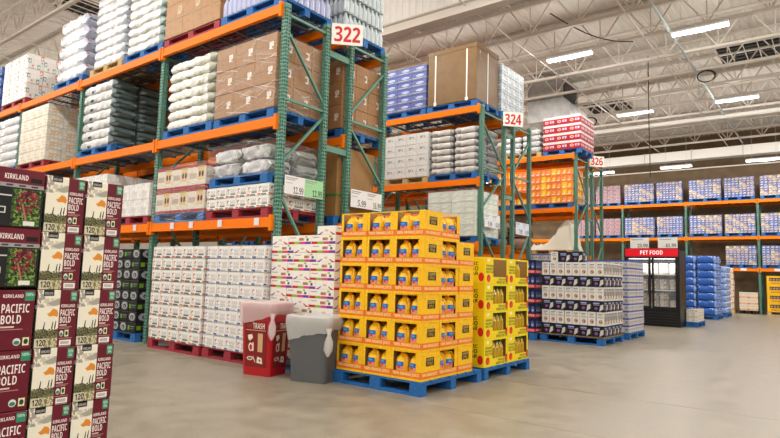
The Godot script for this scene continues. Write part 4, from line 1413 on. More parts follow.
	part("lid_edge", box_mesh(Vector3(1.255, 0.1, 1.015)), card(plain_label_print(Color(0.47, 0.36, 0.23), Color(0.47, 0.36, 0.23), 1, 1, 2, 2, false)), crate, Vector3(0, 1.2, 0))
	pallet(-7.1, -5.85, -11.6, LV[2], M.bluewood, "blue pallet under striped white packs behind the 324 sign")
	var wb := card(mosaic_print(Color(0.8, 0.82, 0.85), [Color(0.8, 0.82, 0.85), Color(0.62, 0.7, 0.78), Color(0.85, 0.86, 0.86), Color(0.5, 0.56, 0.62)], 3, 3, 61))
	pile("striped_pack", "white and blue grey pack above the 324 sign", "pack", "white packs above the 324 sign", [carton(0.41, 0.22, 0.29)], wb, -7.1, y, -11.6, 3, 5, 4, 0.413, 0.222, 0.29)
	y = LV[1] + 0.14
	pallet(-8.33, -7.1, z, LV[1], M.wood, "pale wooden pallet under small white cartons on the middle rack")
	var wl := card(plain_label_print(Color(0.84, 0.84, 0.83), Color(0.55, 0.55, 0.58), 30, 30, 60, 26))
	pile("small_white_carton", "small white carton on middle rack's wooden pallet", "carton", "small white cartons on the middle rack", [carton(0.3, 0.25, 0.33)], wl, -8.31, y, z, 4, 4, 3, 0.302, 0.253, 0.333)
	pallet(-7.05, -5.85, z, LV[1], M.bluewood, "blue pallet under white sacks on the middle rack, middle level")
	var sackm := printed(bag_print(Color(0.8, 0.79, 0.77), [Color(0.5, 0.5, 0.53), Color(0.62, 0.62, 0.63), Color(0.45, 0.5, 0.65), Color(0.5, 0.42, 0.38)], Color(0.6, 0.6, 0.6), 27), 0.35)
	pile("wrapped_sack", "white printed sack on the middle rack's middle level", "sack", "white sacks on the middle rack", [bag(0.594, 0.147, 0.496, 31), bag(0.594, 0.147, 0.496, 32)], sackm, -7.05, y, z, 2, 7, 2, 0.6, 0.143, 0.5, 0.008)
	y = LV[0] + 0.14
	pallet(-7.07, -5.85, z, LV[0], M.bluewood, "blue pallet under pale green wrapped cartons behind the juice cartons")
	var pg := card(mosaic_print(Color(0.8, 0.83, 0.78), [Color(0.8, 0.83, 0.78), Color(0.84, 0.86, 0.82)], 2, 2, 71))
	pile("pale_green_carton", "pale greenish wrapped carton behind the juice stack's top", "carton", "pale green cartons on the middle rack", [carton(0.6, 0.24, 0.5)], pg, -7.07, y, z, 2, 4, 2, 0.605, 0.242, 0.5)
	film(-7.1, -5.862, y - 0.02, y + 1.0, z + 0.025, z - 1.02, "milky stretch film round the pale green cartons", 8)
	for b in 2:
		var x0: float = -8.85 - b * 2.93
		for l in 3:
			pallet(x0 - 2.7, x0 - 1.4, z, LV[l], M.bluewood, "blue pallet in the middle rack, left half of the %s bay, %s level" % [ORD[b + 1], ["lowest", "middle", "topmost"][l]])
			pile("stored_carton", "stored brown carton, middle rack bay %s left, %s level" % [ORD[b + 1], ["low", "mid", "top"][l]], "carton", "stored cartons deep in the middle rack", [carton(0.6, 0.5, 0.8)], kraft, x0 - 2.65, LV[l] + 0.14, z, 2, 2, 1, 0.605, 0.502, 0.8)
			pallet(x0 - 1.3, x0 - 0.05, z, LV[l], M.bluewood, "blue pallet in the middle rack, right half of the %s bay, %s level" % [ORD[b + 1], ["lowest", "middle", "topmost"][l]])
			pile("stored_carton", "stored brown carton, middle rack bay %s right, %s level" % [ORD[b + 1], ["low", "mid", "top"][l]], "carton", "stored cartons deep in the middle rack", [carton(0.6, 0.5, 0.8)], kraft, x0 - 1.28, LV[l] + 0.14, z, 2, 2, 1, 0.605, 0.502, 0.8)
	# ---------- far rack
	z = -16.06
	y = LV[2] + 0.14
	pallet(-6.75, -5.62, z, LV[2], M.bluewood, "blue pallet under red and white fruit cartons on top of the far rack")
	var red := sheet(256, 128, Color(0.62, 0.1, 0.16))
	for f in 2:
		rect(red, f * 128, 0, 128, 30, Color(0.85, 0.78, 0.78))
		disc(red, f * 128 + 36, 66, 20, 18, Color(0.9, 0.75, 0.72))
		disc(red, f * 128 + 36, 66, 12, 11, Color(0.8, 0.3, 0.25))
		rect(red, f * 128 + 70, 50, 46, 28, Color(0.85, 0.72, 0.74))
		disc(red, f * 128 + 92, 64, 12, 10, Color(0.4, 0.45, 0.75))
	pile("red_carton", "red and white fruit carton on the far rack's top", "carton", "red cartons on the far rack", [carton(0.37, 0.245, 0.28)], card(red), -6.75, y, z, 3, 4, 4, 0.375, 0.248, 0.28)
	pallet(-8.05, -6.82, z, LV[2], M.wood, "wooden pallet under grey film packs on top of the far rack")
	pile("grey_film_pack", "grey film pack left of the far rack's red cartons", "pack", "grey film packs on the far rack", [bag(0.604, 0.184, 0.496, 41)], grey, -8.05, y, z, 2, 4, 2, 0.61, 0.18, 0.5, 0.008)
	y = LV[1] + 0.14
	var og := []
	for k in 3:
		og.append(card(mosaic_print(Color(0.88, 0.45, 0.22), [Color(0.9, 0.46, 0.2), Color(0.92, 0.5, 0.2), Color(0.95, 0.78, 0.08), Color(0.95, 0.72, 0.1)], 2, 1, 81 + k)))
	pallet(-7.13, -5.87, z, LV[1], M.bluewood, "blue pallet under orange and yellow cartons on the far rack's end")
	pile("orange_carton", "orange carton beside the far rack's end frame", "carton", "orange cartons at the far rack's end", [carton(0.31, 0.2, 0.3)], og, -7.13, y, z, 4, 5, 3, 0.315, 0.203, 0.3)
	pallet(-8.5, -7.25, z, LV[1], M.bluewood, "blue pallet under orange cartons seen through the middle rack's end frame")
	pile("orange_carton", "orange carton seen through the middle rack's end frame", "carton", "orange cartons behind the middle rack's frame", [carton(0.31, 0.2, 0.3)], og, -8.5, y, z, 4, 5, 3, 0.315, 0.203, 0.3)
	# ---------- far rack, lowest level: draped and wrapped loads
	y = LV[0]
	pallet(-7.1, -5.9, z, y, M.wood, "wooden pallet under the draped beige load on the far rack")
	pallet(-8.5, -7.25, z, y, M.wood, "wooden pallet under tan wrapped cartons on the far rack")
	var tanm := flat(Color(0.56, 0.44, 0.36), 0.6)
	pile("tan_wrapped_carton", "tan wrapped carton under the far rack's middle beam", "carton", "tan wrapped cartons on the far rack", [bag(0.614, 0.364, 0.596, 51, 0.03)], tanm, -8.5, y + 0.14, z, 2, 2, 1, 0.62, 0.36, 0.6, 0.008)
	solo("brown_bale", bag(0.5, 0.4, 0.5, 52, 0.03), flat(Color(0.42, 0.33, 0.28), 0.7), Vector3(-7.52, y + 0.86, z - 0.32), 0.0, "brown wrapped bale on top of the tan wrapped cartons", "bale")
	var dn := FastNoiseLite.new()
	dn.seed = 5
	dn.frequency = 1.6
	var ds := st_new()
	ds.set_smooth_group(0)
	var G := 26
	var hp := func(i: int, k: int) -> Vector3:
		var u := float(i) / G
		var v := float(k) / G
		var rise := 0.16 + 0.66 * smoothstep(0.35, 0.85, u) - 0.1 * smoothstep(0.9, 1.0, u)
		var edge := smoothstep(0.0, 0.12, u) * smoothstep(0.0, 0.12, 1.0 - u) * smoothstep(0.0, 0.1, v) * smoothstep(0.0, 0.1, 1.0 - v)
		var px := -0.72 + 1.36 * u
		var pz := 0.45 - 0.9 * v
		return Vector3(px, maxf(0.0, (rise + 0.13 * dn.get_noise_2d(px * 2.0, pz * 2.0) + 0.05 * dn.get_noise_2d(px * 7.0 + pz * 4.0, pz)) * edge), pz)
	for i in G:
		for k in G:
			for q in [[0, 0], [1, 0], [1, 1], [0, 0], [1, 1], [0, 1]]:
				ds.add_vertex(hp.call(i + q[0], k + q[1]))
	ds.generate_normals()
	solo("draped_sheet", ds.commit(), flat(Color(0.86, 0.83, 0.76), 0.6), Vector3(-6.52, y + 0.142, z - 0.5), 0.0, "crumpled off white sheet draped over a load on the far rack", "draped load")
	# ---------- rack along the wall
	z = -28.55
	var wallcols := [Color(0.26, 0.36, 0.62), Color(0.36, 0.43, 0.66), Color(0.6, 0.58, 0.66), Color(0.78, 0.64, 0.14), Color(0.4, 0.34, 0.4), Color(0.46, 0.45, 0.6)]
	var wallm := []
	for k in 3:
		wallm.append(card(mosaic_print(Color(0.55, 0.58, 0.7), wallcols, 2, 2, 90 + k * 7)))
	var redp := card(mosaic_print(Color(0.55, 0.4, 0.44), [Color(0.55, 0.4, 0.44), Color(0.64, 0.52, 0.55), Color(0.45, 0.32, 0.38)], 4, 3, 95))
	var xl := [[-10.6, -9.35], [-9.26, -8.1], [-7.91, -6.6], [-6.48, -5.4], [-5.12, -3.86], [-3.74, -2.62], [-2.42, -1.2], [-1.1, 0.1]]
	var side := ["far left", "left of the fridge, reddish", "fourth from the right", "above the fridge", "right of the wall post", "second from the right post", "right of the right post", "rightmost"]
	var stack_names := ["farthest load", "leftmost load", "second load", "third load", "fourth load", "fifth load", "sixth load", "rightmost load"]
	for l in [2, 1]:
		for i in xl.size():
			var w: float = (xl[i][1] - xl[i][0]) / 4
			var lv: String = ["lowest", "middle", "topmost"][l]
			pallet(xl[i][0], xl[i][1], z, LV[l], M.bluewood, "blue pallet on the wall rack's %s beam, %s" % [lv, side[i]])
			pile("wall_carton", "%s carton on wall rack's %s level, %s" % ["reddish" if i < 2 else "blue", lv, stack_names[i]], "carton", "cartons on the wall rack, load %d level %s" % [i, lv], [carton(w - 0.004, 0.21, 0.33, 0.004)], redp if i < 2 else wallm, xl[i][0], LV[l] + 0.14, z, 4, 4, 2 if l == 1 else 1, w, 0.212 if l == 2 else 0.2, 0.33)
	for i in [5, 6, 7]:
		var w: float = (xl[i][1] - xl[i][0]) / 4
		pallet(xl[i][0], xl[i][1], z, LV[0], M.bluewood, "blue pallet on the wall rack's lowest beam, %s" % side[i])
		pile("wall_carton", "blue carton on wall rack's lowest level, %s" % stack_names[i], "carton", "cartons on the wall rack, load %d lowest level" % i, [carton(w - 0.004, 0.2, 0.33, 0.004)], wallm, xl[i][0], LV[0] + 0.14, z, 4, 4, 1, w, 0.2, 0.33)

func floor_goods() -> void:
	# ---------- white cartons under the near rack
	var z := -4.86
	var wo := card(white_box_print(Color(0.86, 0.42, 0.12), [Color(0.82, 0.42, 0.18), Color(0.7, 0.35, 0.3), Color(0.5, 0.5, 0.5)], Color(0.42, 0.4, 0.4)))
	var wb := card(white_box_print(Color(0.25, 0.32, 0.62), [Color(0.8, 0.5, 0.5), Color(0.75, 0.4, 0.45), Color(0.45, 0.45, 0.55)], Color(0.78, 0.77, 0.78)))
	pallet(-8.36, -7.04, z, 0, M.redwood, "red pallet on the floor under white cartons with orange trim")
	pile("trimmed_carton", "orange trimmed white carton in the left floor stack", "carton", "orange trimmed cartons on the floor", [carton(0.262, 0.17, 0.33, 0.008)], wo, -8.36, 0.14, z, 5, 8, 3, 0.266, 0.174, 0.333, 0.012)
	pallet(-6.99, -5.87, z - 0.02, 0, M.redwood, "red pallet on the floor under white cartons with blue trim")
	pile("trimmed_carton", "blue trimmed white carton left of the red bin", "carton", "blue trimmed cartons on the floor", [carton(0.242, 0.17, 0.155, 0.008)], wb, -6.99, 0.14, z - 0.02, 5, 8, 1, 0.246, 0.174, 0.155, 0.008)
	# ---------- black packs
	pallet(-10.27, -8.98, -5.0, 0, M.bluewood, "blue pallet on the floor under black packs behind the coffee cartons")
	var bl := sheet(256, 128, Color(0.07, 0.07, 0.08))
	for f in 2:
		disc(bl, f * 128 + 64, 52, 52, 46, Color(0.6, 0.62, 0.64))
		disc(bl, f * 128 + 64, 56, 26, 24, Color(0.14, 0.14, 0.15))
		disc(bl, f * 128 + 60, 60, 14, 12, Color(0.6, 0.58, 0.56))
		rect(bl, f * 128 + 30, 10, 68, 12, Color(0.7, 0.72, 0.74))
	var bg := sheet(256, 128, Color(0.07, 0.07, 0.08))
	for f in 2:
		rect(bg, f * 128 + 4, 30, 30, 50, Color(0.4, 0.6, 0.1))
		rect(bg, f * 128 + 44, 34, 70, 10, Color(0.5, 0.52, 0.5))
		rect(bg, f * 128 + 44, 60, 60, 8, Color(0.4, 0.45, 0.4))
	var m1 := card(bl)
	var m2 := card(bg)
	for j in 8:
		for i in 5:
			for k in 3:
				if k > 0 and i < 4:
					continue
				var green := j % 2 == 0 and i == 4 or j % 3 == 1 and i == 3
				solo("black_pack", carton(0.252, 0.168, 0.33, 0.01), m2 if green else m1, Vector3(-10.27 + (i + 0.5) * 0.257, 0.14 + j * 0.171, -5.0 - (k + 0.5) * 0.333), 0, place_words("black pack with %s print behind the coffee" % ("green" if green else "round silver"), j, 8, i, 5, k), "pack", "black packs with green print" if green else "black packs with silver print")
	# ---------- taco cartons between the rack end and the juice
	pallet(-5.74, -4.54, -4.99, 0, M.bluewood, "blue pallet under white cartons with striped trim behind the bins", 0.95)
	var tc := card(taco_print())
	var ca := carton(0.4, 0.1065, 0.3, 0.004)
	for j in 15:
		var x := -5.74
		var flip := j % 3
		var i := 0
		while x < -4.56:
			var along := (i + flip) % 3 != 1
			var w := 0.4 if along else 0.3
			if j == 14 and x < -5.2:
				x += w
				i += 1
				continue
			if x + w > -4.5:
				break
			solo("striped_carton", ca, tc, Vector3(x + w / 2, 0.14 + j * 0.108, -4.97 - (0.15 if along else 0.2)), (0.0 if along else -PI / 2) + rng.randf_range(-0.01, 0.01), place_words("white carton with striped trim behind the grey bin", j, 15, i, 4, 0), "carton", "white cartons with striped trim")
			x += w + 0.003
			i += 1
	# ---------- orange juice
	pallet(-4.48, -3.3, -4.85, 0, M.bluewood, "blue pallet under the orange juice cartons at the aisle corner", 1.24)
	var jz := -4.87
	var proto := make_juice()
	for j in 6:
		var y := 0.142 + j * 0.289
		for i in 3:
			put(proto, "juice_carton", Vector3(-4.46 + (i + 0.5) * 0.381 + rng.randf_range(-0.004, 0.004), y, jz - 0.16 + rng.randf_range(-0.008, 0.004)), rng.randf_range(-0.012, 0.012), "yellow orange juice carton, front of the stack, %s row up, %s column" % [ORD[j], ["left", "middle", "right"][i]], "carton", "juice cartons facing the bins")
		put(proto, "juice_carton", Vector3(-3.317 - 0.16 + rng.randf_range(-0.008, 0.004), y, jz - 0.325 - 0.19), PI / 2 + rng.randf_range(-0.012, 0.012), "yellow orange juice carton turned to the stack's right side, %s row up" % ORD[j], "carton", "juice cartons turned to the aisle")
		if j < 5:
			put(proto, "juice_carton", Vector3(-3.317 - 0.19, y, jz - 0.71 - 0.16), 0, "yellow orange juice carton beside the nectar stack, %s row up" % ORD[j], "carton", "juice cartons at the rear corner")
			put(proto, "juice_carton", Vector3(-3.317 - 0.57, y, jz - 0.71 - 0.16), 0, "yellow orange juice carton in the hidden rear row, %s row up" % ORD[j], "carton", "juice cartons in the rear row")
	proto.free()
	# ---------- mango nectar
	pallet(-4.48, -3.3, -6.16, 0, M.bluewood, "blue pallet under the mango nectar cartons", 1.26)
	var full := make_mango(4)
	var one := make_mango(1)
	var none := make_mango(0)
	for j in 4:
		for i in 2:
			var p: Node3D = full
			var lab := "yellow mango nectar carton with bottles, %s row up, %s column" % [ORD[j], ["left", "right"][i]]
			if j == 3:
				p = none if i == 0 else one
				lab = "empty yellow mango nectar carton on top of its stack" if i == 0 else "yellow mango nectar carton with one bottle, top of its stack"
			put(p, "nectar_carton", Vector3(-3.317 - 0.2, 0.142 + j * 0.326, -6.17 - (i + 0.5) * 0.615), PI / 2, lab, "carton", "full mango nectar cartons" if j < 3 else "")
			if j < 3:
				put(full, "nectar_carton", Vector3(-3.317 - 0.61, 0.142 + j * 0.326, -6.17 - (i + 0.5) * 0.615), PI / 2, "yellow mango nectar carton in the hidden second row, %s up, %s" % [ORD[j], ["left", "right"][i]], "carton", "mango nectar cartons behind")
	full.free()
	one.free()
	none.free()
	# ---------- coffee cartons
	var cp := coffee_print()
	var cm := printed(cp[0], 0.5)
	var cm2 := printed(cp[1], 0.5)
	var cw := 0.213
	var ch := 0.3094
	var cd := 0.36
	var box := carton(cw, ch - 0.002, cd, 0.004)
	pallet(-4.4, -3.36, -0.52, 0, M.bluewood, "blue pallet under the maroon coffee cartons", 1.2)
	for j in 5:
		var y := 0.14 + j * ch
		var zz := -1.745 + rng.randf_range(-0.006, 0.006)
		for i in 2:
			# print faces +x
			solo("coffee_carton", box, cm, Vector3(-3.36 - cd / 2 + rng.randf_range(-0.006, 0.004), y, zz + (i + 0.5) * (cw + 0.003)), PI / 2 + rng.randf_range(-0.015, 0.015), "maroon coffee carton with landscape picture, %s column from the aisle edge, %s row up" % [ORD[i], ORD[j]], "carton", "coffee cartons at the edge" if i == 0 else "coffee cartons second from the edge")
		var zn := zz + 2 * (cw + 0.003)
		for i in 2:
			solo("coffee_carton", box, cm if j > 2 else cm2, Vector3(-3.36 - cw / 2 + rng.randf_range(-0.006, 0.004), y + (0.012 if j > 2 else 0.0), zn + (i + 0.5) * (cd + 0.004) + 0.004), rng.randf_range(-0.01, 0.01), "maroon coffee carton's long side with %s, %s row up%s" % ["coffee plant picture" if j > 2 else "large lettering", ORD[j], "" if i == 0 else ", nearer one"], "carton", "coffee cartons with the plant picture" if j > 2 else "coffee cartons with large lettering")
		for i in 3:
			solo("coffee_carton", box, cm, Vector3(-3.36 - cd - 0.02 - cw / 2, y, -1.66 + (i + 0.5) * (cd + 0.02)), 0, "maroon coffee carton in the hidden rear, %s row up, %s" % [ORD[j], ORD[i]], "carton", "coffee cartons behind")
	# ---------- navy cartons behind the nectar
	pallet(-5.6, -4.72, -10.88, 0, M.bluewood, "blue pallet under navy cartons behind the nectar", 1.1)
	var nv := card(stripe_sheet(Color(0.07, 0.1, 0.24), Color(0.78, 0.13, 0.12), "PREMIUM PROTEIN", Color(0.95, 0.85, 0.85), Color(0.3, 0.38, 0.62)))
	pile("navy_carton", "navy carton with red band beside the pet food", "carton", "navy cartons with red bands", [carton(0.43, 0.285, 0.3)], nv, -5.6, 0.14, -10.9, 2, 5, 3, 0.44, 0.288, 0.31, 0.008)
	# ---------- black and white pet food stack
	pallet(-4.68, -3.43, -11.0, 0, M.bluewood, "blue pallet under the black and white pet food stack", 1.22)
	solo("slip_board", box_mesh(Vector3(1.27, 0.012, 1.23)), M.board, Vector3(-4.06, 0.146, -11.61), 0, "brown slip board on the blue pallet under the pet food stack", "board")
	var wt := sheet(256, 128, Color(0.86, 0.85, 0.83))
	for f in 2:
		rect(wt, f * 128 + 24, 12, 80, 8, Color(0.5, 0.5, 0.5))
		rect(wt, f * 128 + 24, 24, 60, 5, Color(0.6, 0.6, 0.6))
		disc(wt, f * 128 + 66, 76, 34, 20, Color(0.72, 0.62, 0.54))
		disc(wt, f * 128 + 50, 74, 9, 7, Color(0.72, 0.3, 0.24))
		rect(wt, f * 128 + 20, 34, 88, 14, Color(0.7, 0.69, 0.68))
		disc(wt, f * 128 + 80, 78, 10, 8, Color(0.35, 0.25, 0.22))
		rect(wt, f * 128, 0, 3, 108, Color(0.55, 0.54, 0.52))
	for k in 5:
		rect(wt, 134 + k * 24, 8 + (k % 2) * 30, 18, 60, [Color(0.3, 0.28, 0.28), Color(0.5, 0.47, 0.45)][k % 2])
	var dk := sheet(256, 128, Color(0.08, 0.08, 0.09))
	for f in 2:
		rect(dk, f * 128 + 20, 12, 70, 18, Color(0.2, 0.3, 0.7))
		text(dk, "CHICKEN", f * 128 + 24, 14, 62, 14, Color(0.9, 0.9, 0.95))
		rect(dk, f * 128 + 26, 36, 60, 5, Color(0.7, 0.7, 0.7))
		poly(dk, PackedVector2Array([Vector2(f * 128 + 84, 108), Vector2(f * 128 + 96, 40), Vector2(f * 128 + 126, 30), Vector2(f * 128 + 126, 80)]), Color(0.78, 0.77, 0.75))
		disc(dk, f * 128 + 52, 76, 18, 16, Color(0.25, 0.35, 0.75))
		disc(dk, f * 128 + 52, 70, 11, 9, Color(0.82, 0.2, 0.18))
	var wm := card(wt)
	var dm := card(dk)
	var yy := 0.155
	for r in 3:
		pile("pet_food_carton", "black pet food carton in the %s black row" % ["lowest", "middle", "upper"][r], "carton", "black pet food cartons %d" % r, [carton(0.238, 0.198, 0.24, 0.004)], dm, -4.65, yy, -11.02, 5, 1, 5, 0.242, 0.2, 0.238, 0.01)
		yy += 0.202
		pile("pet_food_carton", "white pet food carton in the %s white row" % ["lowest", "middle", "upper"][r], "carton", "white pet food cartons %d" % r, [carton(0.15, 0.256, 0.16, 0.004)], wm, -4.65, yy, -11.02, 8, 1, 7, 0.152, 0.26, 0.17, 0.01)
		yy += 0.262
	pile("pet_food_carton", "white pet food carton lying on the very top of its stack", "carton", "white cartons on top of the pet food", [carton(0.15, 0.2, 0.16, 0.004)], wm, -4.5, yy, -11.1, 1, 1, 1, 0.152, 0.26, 0.17)
	pile("pet_food_carton", "black pet food carton on the very top of its stack", "carton", "black cartons on top of the pet food", [carton(0.238, 0.198, 0.24, 0.004)], dm, -4.34, yy, -11.08, 2, 1, 1, 0.242, 0.2, 0.238)
	# ---------- white cans with blue trays
	var bt := sheet(256, 128, Color(0.7, 0.69, 0.69))
	for f in 2:
		rect(bt, f * 128, 0, 128, 16, Color(0.15, 0.3, 0.68))
		for k in 4:
			rect(bt, f * 128 + 4 + k * 32, 24, 26, 70, [Color(0.84, 0.82, 0.8), Color(0.74, 0.7, 0.68)][k % 2])
			rect(bt, f * 128 + 8 + k * 32, 44, 16, 22, [Color(0.55, 0.28, 0.26), Color(0.3, 0.5, 0.68)][k % 2])
			rect(bt, f * 128 + 6 + k * 32, 74, 20, 6, Color(0.35, 0.33, 0.34))
	var btm := card(bt)
	pallet(-4.6, -3.42, -12.62, 0, M.bluewood, "blue pallet under white can trays with blue edges", 1.2)
	pile("can_tray", "blue edged white can tray behind the pet food", "carton", "can trays with blue edges", [carton(0.38, 0.148, 0.29, 0.004)], btm, -4.6, 0.14, -12.62, 3, 10, 4, 0.39, 0.15, 0.298, 0.012)
	pallet(-5.9, -4.72, -13.02, 0, M.bluewood, "blue pallet under the left can trays, hidden behind the navy cartons", 1.1)
	pile("can_tray", "blue edged white can tray above the navy cartons", "carton", "can trays left of the others", [carton(0.38, 0.148, 0.29, 0.004)], btm, -5.88, 0.14, -13.03, 3, 11, 1, 0.39, 0.15, 0.298, 0.012)
	# ---------- blue and white paper packs by the wall rack
	var pw := printed(bag_print(Color(0.2, 0.4, 0.76), [Color(0.86, 0.89, 0.95), Color(0.1, 0.28, 0.66), Color(0.9, 0.92, 0.96), Color(0.8, 0.85, 0.94)], Color(0.5, 0.62, 0.85), 61), 0.35)
	pallet(-4.45, -3.2, -22.3, 0, M.bluewood, "blue pallet under blue and white packs right of the fridge", 1.2)
	pile("paper_pack", "blue and white pack stacked right of the fridge", "pack", "blue and white packs right of the fridge", [bag(0.614, 0.256, 0.596, 62), bag(0.614, 0.256, 0.596, 63)], pw, -4.45, 0.14, -22.3, 2, 8, 2, 0.62, 0.252, 0.6, 0.008)
	pallet(-4.4, -3.2, -24.4, 0, M.bluewood, "blue pallet under pale blue packs before the wall rack", 1.2)
	var pw2 := printed(bag_print(Color(0.55, 0.66, 0.88), [Color(0.85, 0.88, 0.95), Color(0.3, 0.45, 0.78), Color(0.9, 0.92, 0.96)], Color(0.6, 0.7, 0.88), 65), 0.35)
	pile("water_pack", "pale blue pack stacked before the wall rack", "pack", "pale blue packs before the wall rack", [bag(0.394, 0.219, 0.396, 66)], pw2, -4.4, 0.14, -24.4, 3, 8, 3, 0.4, 0.215, 0.4, 0.008)
	# small pallet beside the fridge
	pallet(-3.35, -3.05, -17.9, 0, M.bluewood, "small blue pallet end beside the black fridge", 1.1)
	pile("small_pet_carton", "small purple and yellow carton beside the black fridge", "carton", "small cartons beside the fridge", [carton(0.14, 0.17, 0.2, 0.004)], card(mosaic_print(Color(0.75, 0.72, 0.76), [Color(0.55, 0.45, 0.6), Color(0.8, 0.72, 0.4), Color(0.85, 0.84, 0.84)], 2, 2, 99)), -3.35, 0.14, -17.92, 2, 2, 4, 0.145, 0.172, 0.25)
	# ---------- floor level of the wall rack
	var ww := card(stripe_sheet(Color(0.82, 0.78, 0.72), Color(0.78, 0.45, 0.16), "ORGANIC", Color(0.9, 0.85, 0.75), Color(0.75, 0.66, 0.55)))
	pallet(-3.9, -3.46, -28.5, 0, M.wood, "wooden pallet under the white carton column below the wall rack")
	pile("white_tray", "white carton in the narrow column below the wall rack", "carton", "white cartons in the narrow column", [carton(0.42, 0.25, 0.4)], ww, -3.9, 0.14, -28.5, 1, 7, 1, 0.43, 0.252, 0.4)
	pallet(-3.3, -2.62, -28.5, 0, M.black, "black pallet under white and orange cartons below the wall rack")
	pile("orange_band_tray", "orange banded white carton, low stack under wall rack", "carton", "white and orange cartons in the low stack", [carton(0.33, 0.25, 0.4)], ww, -3.28, 0.14, -28.5, 2, 3, 2, 0.335, 0.252, 0.4)
	var yl := sheet(256, 128, Color(0.9, 0.68, 0.08))
	for f in 2:
		rect(yl, f * 128 + 20, 20, 96, 44, Color(0.25, 0.2, 0.16))
		for k in 4:
			disc(yl, f * 128 + 32 + k * 24, 44, 9, 14, Color(0.6, 0.5, 0.4))
		text(yl, "SNACKS", f * 128 + 30, 80, 70, 16, Color(0.25, 0.15, 0.1))
	pallet(-2.3, -1.1, -28.5, 0, M.wood, "wooden pallet under yellow cartons at the photo's right edge")
	pile("yellow_tray", "yellow carton under wall rack at the right edge", "carton", "yellow cartons below the wall rack", [carton(0.58, 0.36, 0.4)], card(yl), -2.3, 0.14, -28.5, 2, 4, 1, 0.6, 0.365, 0.4)
	fridge()
	# ---------- bins
	trash_bin(Vector3(-5.38, 0, -4.63), 0.2, 0.47, 0.4, 0.82, flat(Color(0.68, 0.05, 0.1), 0.35), M.liner_pink, "red trash bin with TRASH sticker and a pinkish plastic liner", printed(trash_face(), 0.5), 4)
	trash_bin(Vector3(-4.675, 0, -4.73), 0.28, 0.52, 0.34, 0.7, flat(Color(0.34, 0.35, 0.36), 0.5), M.liner, "grey plastic trash bin with a knotted clear white liner", null, 9)

